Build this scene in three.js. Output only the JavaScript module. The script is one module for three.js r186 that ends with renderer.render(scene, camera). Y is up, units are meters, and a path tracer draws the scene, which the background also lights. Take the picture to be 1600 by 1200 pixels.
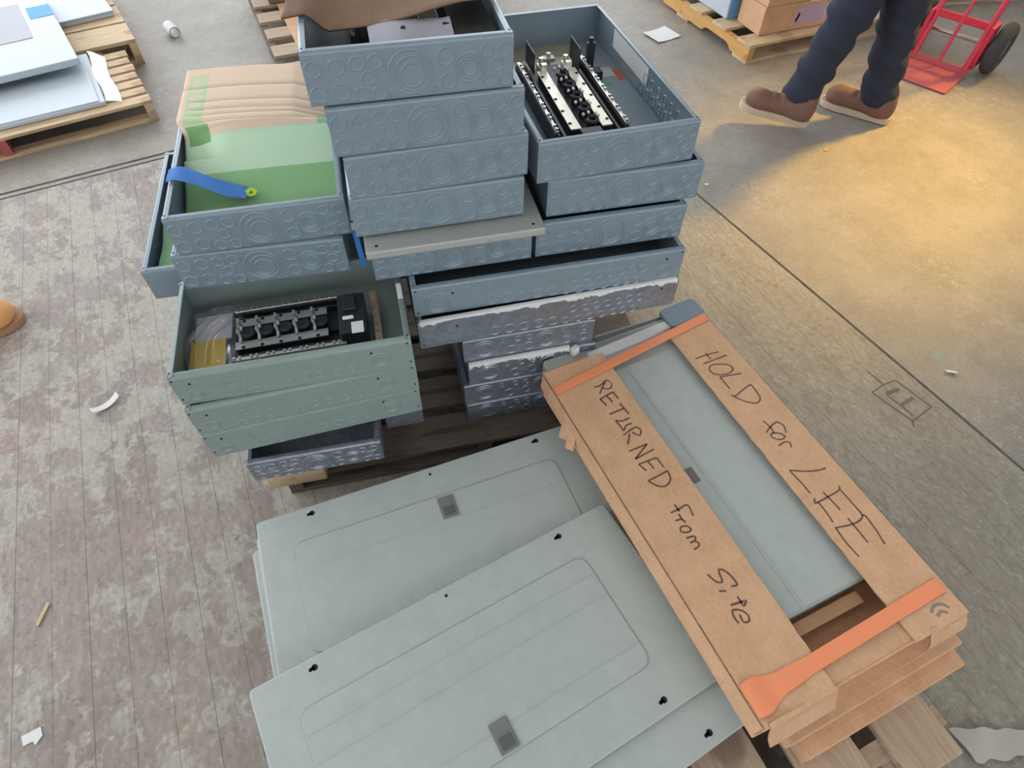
import * as THREE from 'three';
import { mergeGeometries } from 'three/addons/utils/BufferGeometryUtils.js';
import { RoundedBoxGeometry } from 'three/addons/geometries/RoundedBoxGeometry.js';
import { RectAreaLightUniformsLib } from 'three/addons/lights/RectAreaLightUniformsLib.js';

RectAreaLightUniformsLib.init();
const scene = new THREE.Scene();
scene.background = new THREE.Color(0x20242a);
const renderer = new THREE.WebGLRenderer({ antialias: true });
renderer.toneMapping = THREE.LinearToneMapping;
renderer.toneMappingExposure = 0.62;
renderer.shadowMap.enabled = true;

// ---------------------------------------------------------------- camera
const camera = new THREE.PerspectiveCamera(63.16, 1600 / 1200, 0.05, 60);
camera.position.set(0, 1.5639, 0);
camera.up.set(0.3246, 0.6118, -0.7214);
camera.lookAt(0.2626, 1.5639 - 0.7910, -0.5526);
scene.add(camera);

// ---------------------------------------------------------------- room size and lights
const ROOM = { x0: -6, x1: 9, z0: -9, z1: 5, h: 5 };
const DAY = { back: 5.0, left: 4.6, front: 1.9, tint: 0xeaf1fb };      // out-of-view daylight panels in the back, left and front walls
const LED = { power: 4.5, tint: 0xfff4e6 };              // ceiling fittings out of view, placed to light upward faces
const FLOOD = { power: 330, tint: 0xffc852, at: [6.6, 4.4, -2.3], aim: [2.5, 0, -1.5] };  // unseen flood lamp, aimed at the warm pool on the floor

// ---------------------------------------------------------------- helpers
let seed = 7;
const rnd = () => { seed = (seed * 1664525 + 1013904223) >>> 0; return seed / 4294967296; };
const rr = (a, b) => a + (b - a) * rnd();
const TINY = ['rim_holes', 'terminal_screws', 'bus_holes', 'stab_contacts', 'ground_screws', 'label_bars'];   // too small to pick apart
const taken = {};
function numbered(n) { const k = taken[n] = (taken[n] ?? -1) + 1; return k ? n + '_' + String(k).padStart(3, '0') : n; }
function shade(o) { o.castShadow = true; o.receiveShadow = true; return o; }
function part(name, geo, mat, parent, label) {
  const m = shade(new THREE.Mesh(geo, mat)); m.name = name; parent.add(m);
  if (label) m.userData.label = label;
  if (TINY.includes(name)) m.userData.kind = 'stuff';
  return m;
}
function thing(name, label, category, pos = [0, 0, 0], turn = 0, group) {
  const o = new THREE.Group(); o.name = numbered(name); o.position.set(...pos); o.rotation.y = turn;
  o.userData = { label, category }; if (group) o.userData.group = group;
  scene.add(o); return o;
}
function solo(name, geo, mat, label, category, pos = [0, 0, 0], turn = 0, group) {
  const m = shade(new THREE.Mesh(geo, mat)); m.name = numbered(name); m.position.set(...pos); m.rotation.y = turn;
  m.userData = { label, category }; if (group) m.userData.group = group;
  scene.add(m); return m;
}
function box(w, h, d, x = 0, y = 0, z = 0) { const g = new THREE.BoxGeometry(w, h, d); g.translate(x, y, z); return g; }
function rbox(w, h, d, r, x = 0, y = 0, z = 0) { const g = new RoundedBoxGeometry(w, h, d, 2, r); g.translate(x, y, z); return g; }
function cyl(r0, r1, h, x = 0, y = 0, z = 0, n = 14) { const g = new THREE.CylinderGeometry(r0, r1, h, n); g.translate(x, y, z); return g; }
function bar(a, b, r, n = 10) {
  const A = new THREE.Vector3(...a), B = new THREE.Vector3(...b), d = B.clone().sub(A);
  const g = new THREE.CylinderGeometry(r, r, d.length(), n);
  g.applyQuaternion(new THREE.Quaternion().setFromUnitVectors(new THREE.Vector3(0, 1, 0), d.clone().normalize()));
  g.translate((a[0] + b[0]) / 2, (a[1] + b[1]) / 2, (a[2] + b[2]) / 2); return g;
}
function merge(list) { return mergeGeometries(list.map(g => { const q = g.index ? g.toNonIndexed() : g; for (const k of Object.keys(q.attributes)) if (!['position', 'normal', 'uv'].includes(k)) q.deleteAttribute(k); return q; })); }
function planarUV(g, s = 1, ax = 'xz') {
  const p = g.attributes.position, a = new Float32Array(p.count * 2);
  for (let i = 0; i < p.count; i++) { const x = p.getX(i), y = p.getY(i), z = p.getZ(i); a[2 * i] = (ax[0] === 'x' ? x : z) * s; a[2 * i + 1] = (ax[1] === 'z' ? z : y) * s; }
  g.setAttribute('uv', new THREE.BufferAttribute(a, 2)); return g;
}
// boxes get uv in metres on every face
function swapUV(g) { const u = g.attributes.uv; for (let i = 0; i < u.count; i++) u.setXY(i, u.getY(i), u.getX(i)); return g; }
function metreUV(g, s = 1) {
  const p = g.attributes.position, n = g.attributes.normal, a = new Float32Array(p.count * 2);
  for (let i = 0; i < p.count; i++) {
    const x = p.getX(i), y = p.getY(i), z = p.getZ(i), nx = Math.abs(n.getX(i)), ny = Math.abs(n.getY(i)), nz = Math.abs(n.getZ(i));
    const uv = ny >= nx && ny >= nz ? [x, z] : nx >= nz ? [z, y] : [x, y];
    a[2 * i] = uv[0] * s; a[2 * i + 1] = uv[1] * s;
  }
  g.setAttribute('uv', new THREE.BufferAttribute(a, 2)); return g;
}
// a prism over a polygon of [x, z] points between y0 and y1
function prism(poly, y0, y1) {
  const P = [], n = poly.length; let area = 0;
  for (let i = 0; i < n; i++) { const a = poly[i], b = poly[(i + 1) % n]; area += a[0] * b[1] - b[0] * a[1]; }
  const q = area > 0 ? poly.slice().reverse() : poly;       // counter-clockwise seen from above (y up, z down)
  const tri = THREE.ShapeUtils.triangulateShape(q.map(([x, z]) => new THREE.Vector2(x, -z)), []);
  for (const t of tri) for (const k of t) P.push(q[k][0], y1, q[k][1]);
  for (const t of tri) for (const k of [t[0], t[2], t[1]]) P.push(q[k][0], y0, q[k][1]);
  for (let i = 0; i < n; i++) {
    const a = q[i], b = q[(i + 1) % n];
    P.push(a[0], y0, a[1], b[0], y0, b[1], b[0], y1, b[1], a[0], y0, a[1], b[0], y1, b[1], a[0], y1, a[1]);
  }
  const g = new THREE.BufferGeometry(); g.setAttribute('position', new THREE.Float32BufferAttribute(P, 3)); g.computeVertexNormals(); return metreUV(g);
}
// thin bent sheet: f(u, v) -> [x, y, z], with thickness t along the normal
function sheet(f, nu, nv, t, uvf) {
  const top = [], uv = [], idx = [];
  for (let j = 0; j <= nv; j++) for (let i = 0; i <= nu; i++) { const u = i / nu, v = j / nv; top.push(new THREE.Vector3(...f(u, v))); uv.push(...(uvf ? uvf(u, v) : [u, v])); }
  const W = nu + 1, N = top.length, nor = [];
  for (let j = 0; j <= nv; j++) for (let i = 0; i <= nu; i++) {
    const a = top[j * W + Math.min(i + 1, nu)], b = top[j * W + Math.max(i - 1, 0)], c = top[Math.min(j + 1, nv) * W + i], d = top[Math.max(j - 1, 0) * W + i];
    nor.push(a.clone().sub(b).cross(c.clone().sub(d)).normalize());
  }
  const P = [], U = [];
  for (let k = 0; k < N; k++) { P.push(...top[k].toArray()); U.push(uv[2 * k], uv[2 * k + 1]); }
  for (let k = 0; k < N; k++) { const q = top[k].clone().addScaledVector(nor[k], -t); P.push(...q.toArray()); U.push(uv[2 * k], uv[2 * k + 1]); }
  for (let j = 0; j < nv; j++) for (let i = 0; i < nu; i++) {
    const a = j * W + i, b = a + 1, c = a + W, d = c + 1;
    idx.push(a, b, d, a, d, c, N + a, N + d, N + b, N + a, N + c, N + d);
  }
  const edge = (a, b) => idx.push(a, N + a, N + b, a, N + b, b);
  for (let i = 0; i < nu; i++) { edge(i, i + 1); edge(nv * W + i + 1, nv * W + i); }
  for (let j = 0; j < nv; j++) { edge((j + 1) * W, j * W); edge(j * W + nu, (j + 1) * W + nu); }
  let g = new THREE.BufferGeometry(); g.setAttribute('position', new THREE.Float32BufferAttribute(P, 3)); g.setAttribute('uv', new THREE.Float32BufferAttribute(U, 2)); g.setIndex(idx);
  g.computeVertexNormals(); return g;
}
// flat ribbon strokes (print, marker, floor paint) lying at height y
function ribbons(strokes, w, y0, y1, jitter = 0.15) {
  const gs = [];
  for (const s of strokes) {
    const L = [], Rr = [], n = s.length;
    for (let i = 0; i < n; i++) {
      const a = s[Math.max(i - 1, 0)], b = s[Math.min(i + 1, n - 1)]; let dx = b[0] - a[0], dz = b[1] - a[1]; const l = Math.hypot(dx, dz) || 1; dx /= l; dz /= l;
      const k = w / 2 * (1 + jitter * rr(-1, 1)); L.push([s[i][0] - dz * k, s[i][1] + dx * k]); Rr.push([s[i][0] + dz * k, s[i][1] - dx * k]);
    }
    for (let i = 0; i + 1 < n; i++) gs.push(prism([L[i], L[i + 1], Rr[i + 1], Rr[i]], y0, y1));
  }
  return merge(gs);
}
function smooth(pts, k = 4) {
  if (pts.length < 3) return pts;
  const c = new THREE.CatmullRomCurve3(pts.map(([x, z]) => new THREE.Vector3(x, 0, z)), false, 'centripetal');
  return c.getPoints((pts.length - 1) * k).map(v => [v.x, v.z]);
}
// iso-surface of a distance field (surface nets)
function nets(sdf, lo, hi, c) {
  const n = lo.map((a, i) => Math.ceil((hi[i] - a) / c) + 1), F = new Float32Array(n[0] * n[1] * n[2]), id = (i, j, k) => i + n[0] * (j + n[1] * k);
  for (let k = 0; k < n[2]; k++) for (let j = 0; j < n[1]; j++) for (let i = 0; i < n[0]; i++) F[id(i, j, k)] = sdf(lo[0] + i * c, lo[1] + j * c, lo[2] + k * c);
  const V = new Int32Array(F.length).fill(-1), P = [], I = [];
  for (let k = 0; k + 1 < n[2]; k++) for (let j = 0; j + 1 < n[1]; j++) for (let i = 0; i + 1 < n[0]; i++) {
    let m = 0, x = 0, y = 0, z = 0;
    const v = q => F[id(i + (q & 1), j + (q >> 1 & 1), k + (q >> 2))];
    for (let a = 0; a < 8; a++) for (const bt of [1, 2, 4]) if (!(a & bt)) {
      const b = a | bt, fa = v(a), fb = v(b); if ((fa < 0) === (fb < 0)) continue;
      const t = fa / (fa - fb); m++; x += (a & 1) + t * ((b & 1) - (a & 1)); y += (a >> 1 & 1) + t * ((b >> 1 & 1) - (a >> 1 & 1)); z += (a >> 2) + t * ((b >> 2) - (a >> 2));
    }
    if (m) { V[id(i, j, k)] = P.length / 3; P.push(lo[0] + (i + x / m) * c, lo[1] + (j + y / m) * c, lo[2] + (k + z / m) * c); }
  }
  for (let k = 1; k + 1 < n[2]; k++) for (let j = 1; j + 1 < n[1]; j++) for (let i = 1; i + 1 < n[0]; i++) {
    const f0 = F[id(i, j, k)] < 0;
    const quad = (a, b, c2, d, flip) => { if (a < 0 || b < 0 || c2 < 0 || d < 0) return; flip ? I.push(a, c2, b, a, d, c2) : I.push(a, b, c2, a, c2, d); };
    if (f0 !== F[id(i + 1, j, k)] < 0) quad(V[id(i, j - 1, k - 1)], V[id(i, j, k - 1)], V[id(i, j, k)], V[id(i, j - 1, k)], !f0);
    if (f0 !== F[id(i, j + 1, k)] < 0) quad(V[id(i - 1, j, k - 1)], V[id(i - 1, j, k)], V[id(i, j, k)], V[id(i, j, k - 1)], !f0);
    if (f0 !== F[id(i, j, k + 1)] < 0) quad(V[id(i - 1, j - 1, k)], V[id(i, j - 1, k)], V[id(i, j, k)], V[id(i - 1, j, k)], !f0);
  }
  const g = new THREE.BufferGeometry(); g.setAttribute('position', new THREE.Float32BufferAttribute(P, 3)); g.setIndex(I); g.computeVertexNormals(); return g;
}
const smin = (a, b, k) => { const h = Math.max(k - Math.abs(a - b), 0) / k; return Math.min(a, b) - h * h * k / 4; };
function cone(x, y, z, a, b, r0, r1) {
  const dx = b[0] - a[0], dy = b[1] - a[1], dz = b[2] - a[2], t = Math.min(1, Math.max(0, ((x - a[0]) * dx + (y - a[1]) * dy + (z - a[2]) * dz) / (dx * dx + dy * dy + dz * dz)));
  return Math.hypot(x - a[0] - t * dx, y - a[1] - t * dy, z - a[2] - t * dz) - (r0 + (r1 - r0) * t);
}

// ---------------------------------------------------------------- textures
function noiseField(per, s0) {
  const t = new Float32Array(per * per); let s = s0; for (let i = 0; i < t.length; i++) { s = (s * 1664525 + 1013904223) >>> 0; t[i] = s / 4294967296; }
  return (x, y) => {
    const xi = Math.floor(x), yi = Math.floor(y), fx = x - xi, fy = y - yi, u = fx * fx * (3 - 2 * fx), v = fy * fy * (3 - 2 * fy);
    const m = k => ((k % per) + per) % per, a = m(xi), b = m(xi + 1), c = m(yi) * per, d = m(yi + 1) * per;
    return (t[a + c] * (1 - u) + t[b + c] * u) * (1 - v) + (t[a + d] * (1 - u) + t[b + d] * u) * v;
  };
}
const mix = (a, b, t) => a.map((v, i) => v + (b[i] - v) * t), clamp = (v, a = 0, b = 1) => Math.min(b, Math.max(a, v));
const step = (a, b, v) => { const t = clamp((v - a) / (b - a)); return t * t * (3 - 2 * t); };
function dataTex(n, fn, repeat, colour = true, nh = n) {
  const d = new Uint8Array(n * nh * 4);
  for (let j = 0; j < nh; j++) for (let i = 0; i < n; i++) { const c = fn(i / n, j / nh), o = 4 * (j * n + i); d[o] = c[0]; d[o + 1] = c[1]; d[o + 2] = c[2]; d[o + 3] = 255; }
  const t = new THREE.DataTexture(d, n, nh); t.magFilter = THREE.LinearFilter; t.minFilter = THREE.LinearMipmapLinearFilter; t.generateMipmaps = true; t.wrapS = t.wrapT = THREE.RepeatWrapping;
  if (repeat) t.repeat.set(repeat, repeat); if (colour) t.colorSpace = THREE.SRGBColorSpace; t.needsUpdate = true; return t;
}
const nA = noiseField(8, 11), nB = noiseField(32, 23), nC = noiseField(128, 37), nD = noiseField(512, 41), nE = noiseField(16, 51), nF = noiseField(64, 61);
const fb = (u, v) => nE(u * 16, v * 16) * .4 + nB(u * 32, v * 32) * .25 + nF(u * 64, v * 64) * .2 + nC(u * 128, v * 128) * .15;
// worn floor paint on the strip boards: 4 m a side, grain along v
const paintTex = dataTex(2048, (u, v) => {
  const w = .012 * (nC(u * 128, v * 128) - .5) + .004 * (nD(u * 512, v * 512) - .5);
  const big = nA(u * 8 + .5, v * 8), mid = nC((u + w) * 128, (v + w) * 64) * .5 + nD((u + w) * 512, v * 256) * .28 + nF(u * 64, (v + w) * 32) * .42;
  const peel = step(.50, .64, mid + (big - .5) * .55 + (nB(u * 32 + 3.3, v * 32) - .5) * .3);
  const rust = step(.62, .85, nE(u * 16 + 7.2, v * 16 + 2.1) * .75 + nF(u * 64, v * 64) * .3);
  const calm = step(.15, .26, u + (nE(u * 16, v * 16) - .5) * .08) * step(.5, .46, u);      // less peeling; dimmer warm light by the right seam painted in as olive
  let c = mix(mix([149, 135, 126], [160, 149, 140], nB(u * 32 + 9, v * 32)), [153, 146, 130], calm * .8);
  c = mix(c, [168, 145, 129], rust * .45 * (1 - calm));
  c = mix(c, [176, 171, 158], peel * (.85 - .6 * calm));
  const g = (nD(u * 512 + 5, v * 512 * .5) - .5) * 18 + (nD(u * 512 * .9 + 77, v * 100) - .5) * 8 + (rnd() - .5) * 9;
  const scr = step(.80, .9, nD(u * 460 + 31, v * 512)) * -13 + step(.78, .9, nD(u * 500 + 91, v * 490 + 7)) * 14;
  return c.map(q => clamp(q + g + scr, 0, 255));
}, 1 / 4);
const concTex = dataTex(1024, (u, v) => {
  const m = fb(u, v), s = step(.6, .82, nC(u * 128 + 3, v * 128) * .6 + nD(u * 512, v * 512) * .4);
  let c = mix([150, 143, 131], [163, 156, 143], clamp((m - .3) * 2.4));
  c = mix(c, [186, 182, 172], s * .45 * step(.5, .75, nA(u * 8, v * 8 + 3)));
  c = mix(c, [136, 128, 117], step(.72, .9, nF(u * 64 + 11, v * 64)) * .22);
  const g = (nD(u * 512, v * 512) - .5) * 14 + (rnd() - .5) * 9;
  return c.map(q => clamp(q + g, 0, 255));
}, 1 / 2.5);
const bumpTex = dataTex(512, (u, v) => { const g = nC(u * 128, v * 128) * 120 + nD(u * 512, v * 512) * 100 + rnd() * 30; return [g, g, g]; }, 1 / 1, false);
const woodTex = dataTex(512, (u, v) => {
  const w = nE(u * 16, v * 16) * .05, r = nC((v + w) * 128, u * 8) * .5 + nD((v + w * .4) * 400, u * 16) * .5;
  let c = mix([196, 168, 132], [222, 198, 164], r); c = mix(c, [158, 128, 98], step(.72, .86, nB(u * 8, v * 32 + 4)) * .5);
  return c.map(q => clamp(q + (rnd() - .5) * 10, 0, 255));
}, 1);
const woodGreyTex = dataTex(512, (u, v) => {
  const w = nE(u * 16, v * 16) * .05, r = nC((v + w) * 128, u * 8) * .5 + nD((v + w * .4) * 400, u * 16) * .5;
  let c = mix([168, 146, 124], [205, 184, 160], r); c = mix(c, [122, 102, 84], step(.66, .86, nB(u * 8 + 3, v * 32 + 4)) * .6);
  return c.map(q => clamp(q + (rnd() - .5) * 12, 0, 255));
}, 1);
const kraftTex = dataTex(512, (u, v) => {
  const g = (nD(u * 512, v * 60) - .5) * 9 + (nC(u * 128, v * 128) - .5) * 9 + (nE(u * 16, v * 16) - .5) * 12 + (rnd() - .5) * 5;
  return [214 + g, 170 + g, 132 + g].map(q => clamp(q, 0, 255));
}, 1 / .6);
const galvTex = dataTex(512, (u, v) => {
  const a = nC(u * 128, v * 128), b = nF(u * 64 + 2, v * 64), q = Math.floor(a * 4) / 4 * 12 + b * 22 + (rnd() - .5) * 10 + (nE(u * 16, v * 16) - .5) * 20;
  return [150 + q, 153 + q, 158 + q].map(z => clamp(z, 0, 255));
}, 1 / .5);
const dustTex = dataTex(256, (u, v) => { const g = 228 + (nF(u * 64, v * 64) - .5) * 5 + (nE(u * 16, v * 16) - .5) * 6 + (rnd() - .5) * 3; return [g, g, g].map(q => clamp(q, 0, 255)); }, 1 / .4);

// ---------------------------------------------------------------- materials
const S = o => new THREE.MeshStandardMaterial(o), C = (r, g, b) => new THREE.Color().setRGB(r / 255, g / 255, b / 255, THREE.SRGBColorSpace);
const M = {
  greyPaint: S({ color: C(150, 165, 173), map: dustTex, roughness: .36, metalness: .1 }),
  bluePaint: S({ color: C(149, 166, 177), map: dustTex, roughness: .34, metalness: .1 }),
  greenPaint: S({ color: C(154, 171, 165), map: dustTex, roughness: .45, metalness: .1 }),
  coverPaint: S({ color: C(200, 209, 204), map: dustTex, roughness: .4, metalness: .05 }),
  coverPaint2: S({ color: C(198, 206, 200), map: dustTex, roughness: .4, metalness: .05 }),
  cabinet: S({ color: C(190, 200, 207), roughness: .5 }),
  doorGap: S({ color: C(160, 167, 165), roughness: .6 }),
  cabinetDark: S({ color: C(140, 142, 150), roughness: .45 }),
  galv: S({ color: C(225, 232, 240), map: galvTex, roughness: .4, metalness: .6 }),
  galvPlate: S({ color: C(196, 198, 192), map: dustTex, roughness: .45, metalness: .15 }),
  steel: S({ color: C(205, 205, 200), roughness: .28, metalness: .9 }),
  tin: S({ color: C(225, 222, 205), roughness: .4, metalness: .6 }),
  brass: S({ color: C(205, 180, 155), roughness: .4, metalness: .6 }),
  black: S({ color: C(34, 36, 44), roughness: .45 }),
  blackSoft: S({ color: C(30, 31, 36), roughness: .75 }),
  hole: S({ color: C(22, 24, 28), roughness: .9 }),
  lilac: S({ color: C(178, 176, 188), roughness: .5 }),
  kraft: S({ color: 0xffffff, map: kraftTex, roughness: .85, bumpMap: bumpTex, bumpScale: .0004 }),
  kraftDark: S({ color: C(160, 160, 168), map: kraftTex, roughness: .9 }),  // kraft darkened and greyed: shade on the top sheet put into the colour
  kraftCore: S({ color: C(190, 170, 150), roughness: .95 }),
  paper: S({ color: C(226, 224, 222), roughness: .8 }),
  paperPink: S({ color: C(196, 168, 186), roughness: .8 }),
  marker: S({ color: C(108, 82, 70), roughness: .8 }),
  orangeTape: S({ color: C(250, 152, 106), roughness: .55 }),
  blueTape: S({ color: C(58, 126, 206), roughness: .7 }),
  blueTapePale: S({ color: C(92, 164, 222), roughness: .7 }),
  yellowDot: S({ color: C(200, 226, 40), roughness: .6 }),
  orangeSticker: S({ color: C(206, 98, 70), roughness: .6 }),
  greenSticker: S({ color: C(90, 170, 100), roughness: .6 }),
  wood: S({ color: 0xffffff, map: woodTex, roughness: .8 }),
  woodYellow: S({ color: C(255, 226, 170), map: woodTex, roughness: .75 }),
  woodGrey: S({ color: 0xffffff, map: woodGreyTex, roughness: .88 }),
  woodDark: S({ color: C(148, 150, 158), map: woodGreyTex, roughness: .9 }),
  red: S({ color: C(206, 52, 74), roughness: .45 }),
  redWorn: S({ color: C(188, 92, 96), roughness: .7 }),
  redBlock: S({ color: C(178, 92, 88), roughness: .85 }),
  rubber: S({ color: C(66, 66, 66), roughness: .85 }),
  denim: S({ color: C(44, 48, 62), roughness: .95, bumpMap: bumpTex, bumpScale: .002 }),
  shirt: S({ color: C(60, 64, 72), roughness: .9 }),
  skin: S({ color: C(205, 160, 135), roughness: .6 }),
  hair: S({ color: C(50, 40, 34), roughness: .8 }),
  boot: S({ color: C(120, 86, 72), roughness: .7 }),
  sole: S({ color: C(196, 176, 150), roughness: .8 }),
  tanShoe: S({ color: C(233, 172, 112), roughness: .65 }),
  paint: S({ color: C(247, 247, 247), map: paintTex, roughness: .62, bumpMap: bumpTex, bumpScale: .0008 }),
  concrete: S({ color: C(246, 246, 248), map: concTex, roughness: .6, bumpMap: bumpTex, bumpScale: .0008 }),
  gap: S({ color: C(112, 103, 94), roughness: .95 }),
  wall: S({ color: C(200, 198, 192), roughness: .9 }),
  ceiling: S({ color: C(205, 205, 202), roughness: .9 }),
  film: new THREE.MeshPhysicalMaterial({ color: C(240, 244, 248), transmission: .96, thickness: 0, roughness: .12, side: THREE.DoubleSide }),
  bag: new THREE.MeshPhysicalMaterial({ color: C(245, 245, 248), transmission: .97, thickness: 0, roughness: .12, side: THREE.DoubleSide }),
  yellowPaper: S({ color: C(244, 208, 48), roughness: .7 }),
};

// ---------------------------------------------------------------- room shell
function struct(name, geo, mat) { const m = shade(new THREE.Mesh(geo, mat)); m.name = name; m.userData = { kind: 'structure' }; scene.add(m); return m; }
{
  const { x0, x1, z0, z1, h } = ROOM, t = .2;
  struct('ceiling', box(x1 - x0 + 2 * t, t, z1 - z0 + 2 * t, (x0 + x1) / 2, h + t / 2, (z0 + z1) / 2), M.ceiling);
  struct('wall_front', box(x1 - x0 + 2 * t, h, t, (x0 + x1) / 2, h / 2, z1 + t / 2), M.wall);
  struct('wall_right', box(t, h, z1 - z0, x1 + t / 2, h / 2, (z0 + z1) / 2), M.wall);
  struct('wall_back', box(x1 - x0 + 2 * t, h, t, (x0 + x1) / 2, h / 2, z0 - t / 2), M.wall);
  struct('wall_left', box(t, h, z1 - z0, x0 - t / 2, h / 2, (z0 + z1) / 2), M.wall);
  const dayMat = p => S({ color: 0xffffff, roughness: .6, emissive: DAY.tint, emissiveIntensity: p });
  // unseen daylight glazing outside the frame, placed to light rims, floor and fronts
  const unseenWindow = (n, w, hh, x, y, z, ry, p) => {
    const m = struct('unseen_window_' + n, box(w, hh, .02), dayMat(p * .6)); m.position.set(x, y, z); m.rotation.y = ry;
    for (const [a, b, c, d] of [[w + .12, .06, 0, hh / 2 + .03], [w + .12, .06, 0, -hh / 2 - .03], [.06, hh, w / 2 + .03, 0], [.06, hh, -w / 2 - .03, 0]]) part('unseen_window_frame', box(a, b, .05, c, d, 0), M.cabinetDark, m);
    const l = new THREE.RectAreaLight(DAY.tint, p, w, hh); l.position.set(x, y, z); l.rotation.y = ry + Math.PI; l.translateZ(-.03); l.castShadow = true; scene.add(l);
  };
  unseenWindow(1, 6.2, 3.7, -2.2, 2.9, z0 + .02, 0, DAY.back);
  unseenWindow(2, 5.0, 3.7, 4.6, 2.9, z0 + .02, 0, DAY.back);
  unseenWindow(3, 7.0, 2.6, x0 + .02, 2.7, -3.5, Math.PI / 2, DAY.left);
  unseenWindow(4, 9.0, 3.0, 0, 2.3, z1 - .02, Math.PI, DAY.front);  // out of view behind the camera, placed to light the box fronts
  // unseen ceiling fittings, lighting the floor and box tops from above
  let k = 0;
  for (const [x, z] of [[-2.2, -5.5], [2.4, -5.5], [-2.2, -1.6], [2.4, -1.6], [-2.2, 2.2], [2.4, 2.2], [6.4, -3.4], [6.4, 1]]) {
    const f = thing('unseen_ceiling_light', 'unseen white linear ceiling light ' + ['over the left rear pallets', 'over the right rear pallets', 'left of the box stacks', 'over the box stacks', 'behind the viewer on the left', 'behind the viewer on the right', 'over the hand truck aisle', 'in the front right corner of the hall'][k++], 'ceiling light', [x, h - .14, z]);
    part('housing', box(1.5, .06, .36, 0, .08, 0), M.cabinet, f);
    part('diffuser', box(1.44, .02, .3, 0, .035, 0), S({ color: 0xffffff, emissive: LED.tint, emissiveIntensity: LED.power * .4 }), f);
    for (const s of [-.5, .5]) part('hanger', cyl(.008, .008, .06, s, .13, 0), M.steel, f);
    const l = new THREE.RectAreaLight(LED.tint, LED.power, 1.44, .3); l.position.set(x, h - .14 + .015, z); l.rotation.x = -Math.PI / 2; l.castShadow = true; scene.add(l);
  }
  // warm flood lamp, out of view, placed to make the yellow pool
  const f = thing('unseen_flood_lamp', 'unseen warm yellow flood lamp hung high beyond the hand truck', 'lamp', FLOOD.at);
  const dir = new THREE.Vector3(...FLOOD.aim).sub(new THREE.Vector3(...FLOOD.at)).normalize();
  f.quaternion.setFromUnitVectors(new THREE.Vector3(0, -1, 0), dir);
  part('lamp_housing', new THREE.LatheGeometry([[.02, .2], [.1, .2], [.2, .14], [.39, 0], [.4, 0], [.21, .16], [.105, .22], [.02, .22]].map(p => new THREE.Vector2(...p)), 24), M.cabinetDark, f);
  part('bulb', new THREE.SphereGeometry(.05, 16, 12).translate(0, .08, 0), S({ color: 0xffffff, emissive: FLOOD.tint, emissiveIntensity: 20 }), f);
  part('bracket', bar([0, .2, 0], [0, .5, 0], .012), M.cabinetDark, f);
  const sp = new THREE.SpotLight(FLOOD.tint, FLOOD.power, 0, .175, 1, 2); sp.position.set(...FLOOD.at).addScaledVector(dir, .03); sp.target.position.set(...FLOOD.aim); sp.castShadow = true; sp.shadow.radius = 18; scene.add(sp, sp.target);
}

// ---------------------------------------------------------------- floor: painted strip boards framed by concrete
const seamX = z => 1.636 + .0662 * (z + 1.70), seamZ = x => -2.80 - .071 * (x + .977);
{
  const F = new THREE.Group(); F.name = 'floor'; F.userData = { kind: 'structure' }; scene.add(F);
  const { x0, x1, z0, z1 } = ROOM;
  part('subfloor', box(x1 - x0 + .4, .2, z1 - z0 + .4, (x0 + x1) / 2, -.13, (z0 + z1) / 2), M.gap, F);
  const clip = (poly, d) => {   // keep d(p) <= 0
    const o = []; for (let i = 0; i < poly.length; i++) { const a = poly[i], b = poly[(i + 1) % poly.length], da = d(a), db = d(b); if (da <= 0) o.push(a); if ((da <= 0) !== (db <= 0)) { const t = da / (da - db); o.push([a[0] + t * (b[0] - a[0]), a[1] + t * (b[1] - a[1])]); } }
    return o;
  };
  const gap = .0008, pw = .0826;
  // strip boards run away from the viewer; end joints staggered
  let row = 0;
  for (let x = -3.2; x < 1.9; x += pw, row++) {
    const cuts = [1.6, -3.2];
    for (let i = 0; i + 1 < cuts.length; i++) {
      let p = [[x + gap / 2, cuts[i + 1] + gap / 2], [x + pw - gap / 2, cuts[i + 1] + gap / 2], [x + pw - gap / 2, cuts[i] - gap / 2], [x + gap / 2, cuts[i] - gap / 2]];
      p = clip(p, q => q[0] - seamX(q[1]) + .004); if (p.length) p = clip(p, q => seamZ(q[0]) - q[1] + .004);
      if (p.length < 3 || Math.abs(THREE.ShapeUtils.area(p.map(q => new THREE.Vector2(...q)))) < .004) continue;
      part('floor_board', prism(p, -.025, rr(-.0005, 0)), M.paint, F);
    }
  }
  part('floor_boards_far', prism([[x0, 1.6], [-3.2, 1.6], [-3.2, seamZ(-3.2)], [x0, seamZ(x0)]], -.025, -.0005), M.paint, F);
  part('floor_boards_near', prism([[x0, z1], [seamX(z1), z1], [seamX(1.602), 1.602], [x0, 1.602]], -.025, -.0005), M.paint, F);
  part('concrete_slab', prism([[seamX(z1) + .004, z1], [x1, z1], [x1, -2.905], [seamX(-2.97) + .004, seamZ(seamX(-2.97)) - .044]], -.025, 0), M.concrete, F);
  part('concrete_slab', prism([[x0, seamZ(x0) - .045], [seamX(-2.97) + .004, seamZ(seamX(-2.97)) - .0445], [x1, -2.9055], [x1, z0], [x0, z0]], -.025, 0), M.concrete, F);
  // narrow strip between the two dark joint lines
  part('joint_strip', prism([[x0, seamZ(x0) - .012], [seamX(-2.97), seamZ(seamX(-2.97)) - .012], [seamX(-2.97), seamZ(seamX(-2.97)) - .034], [x0, seamZ(x0) - .034]], -.025, -.003), M.concrete, F);
}

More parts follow.
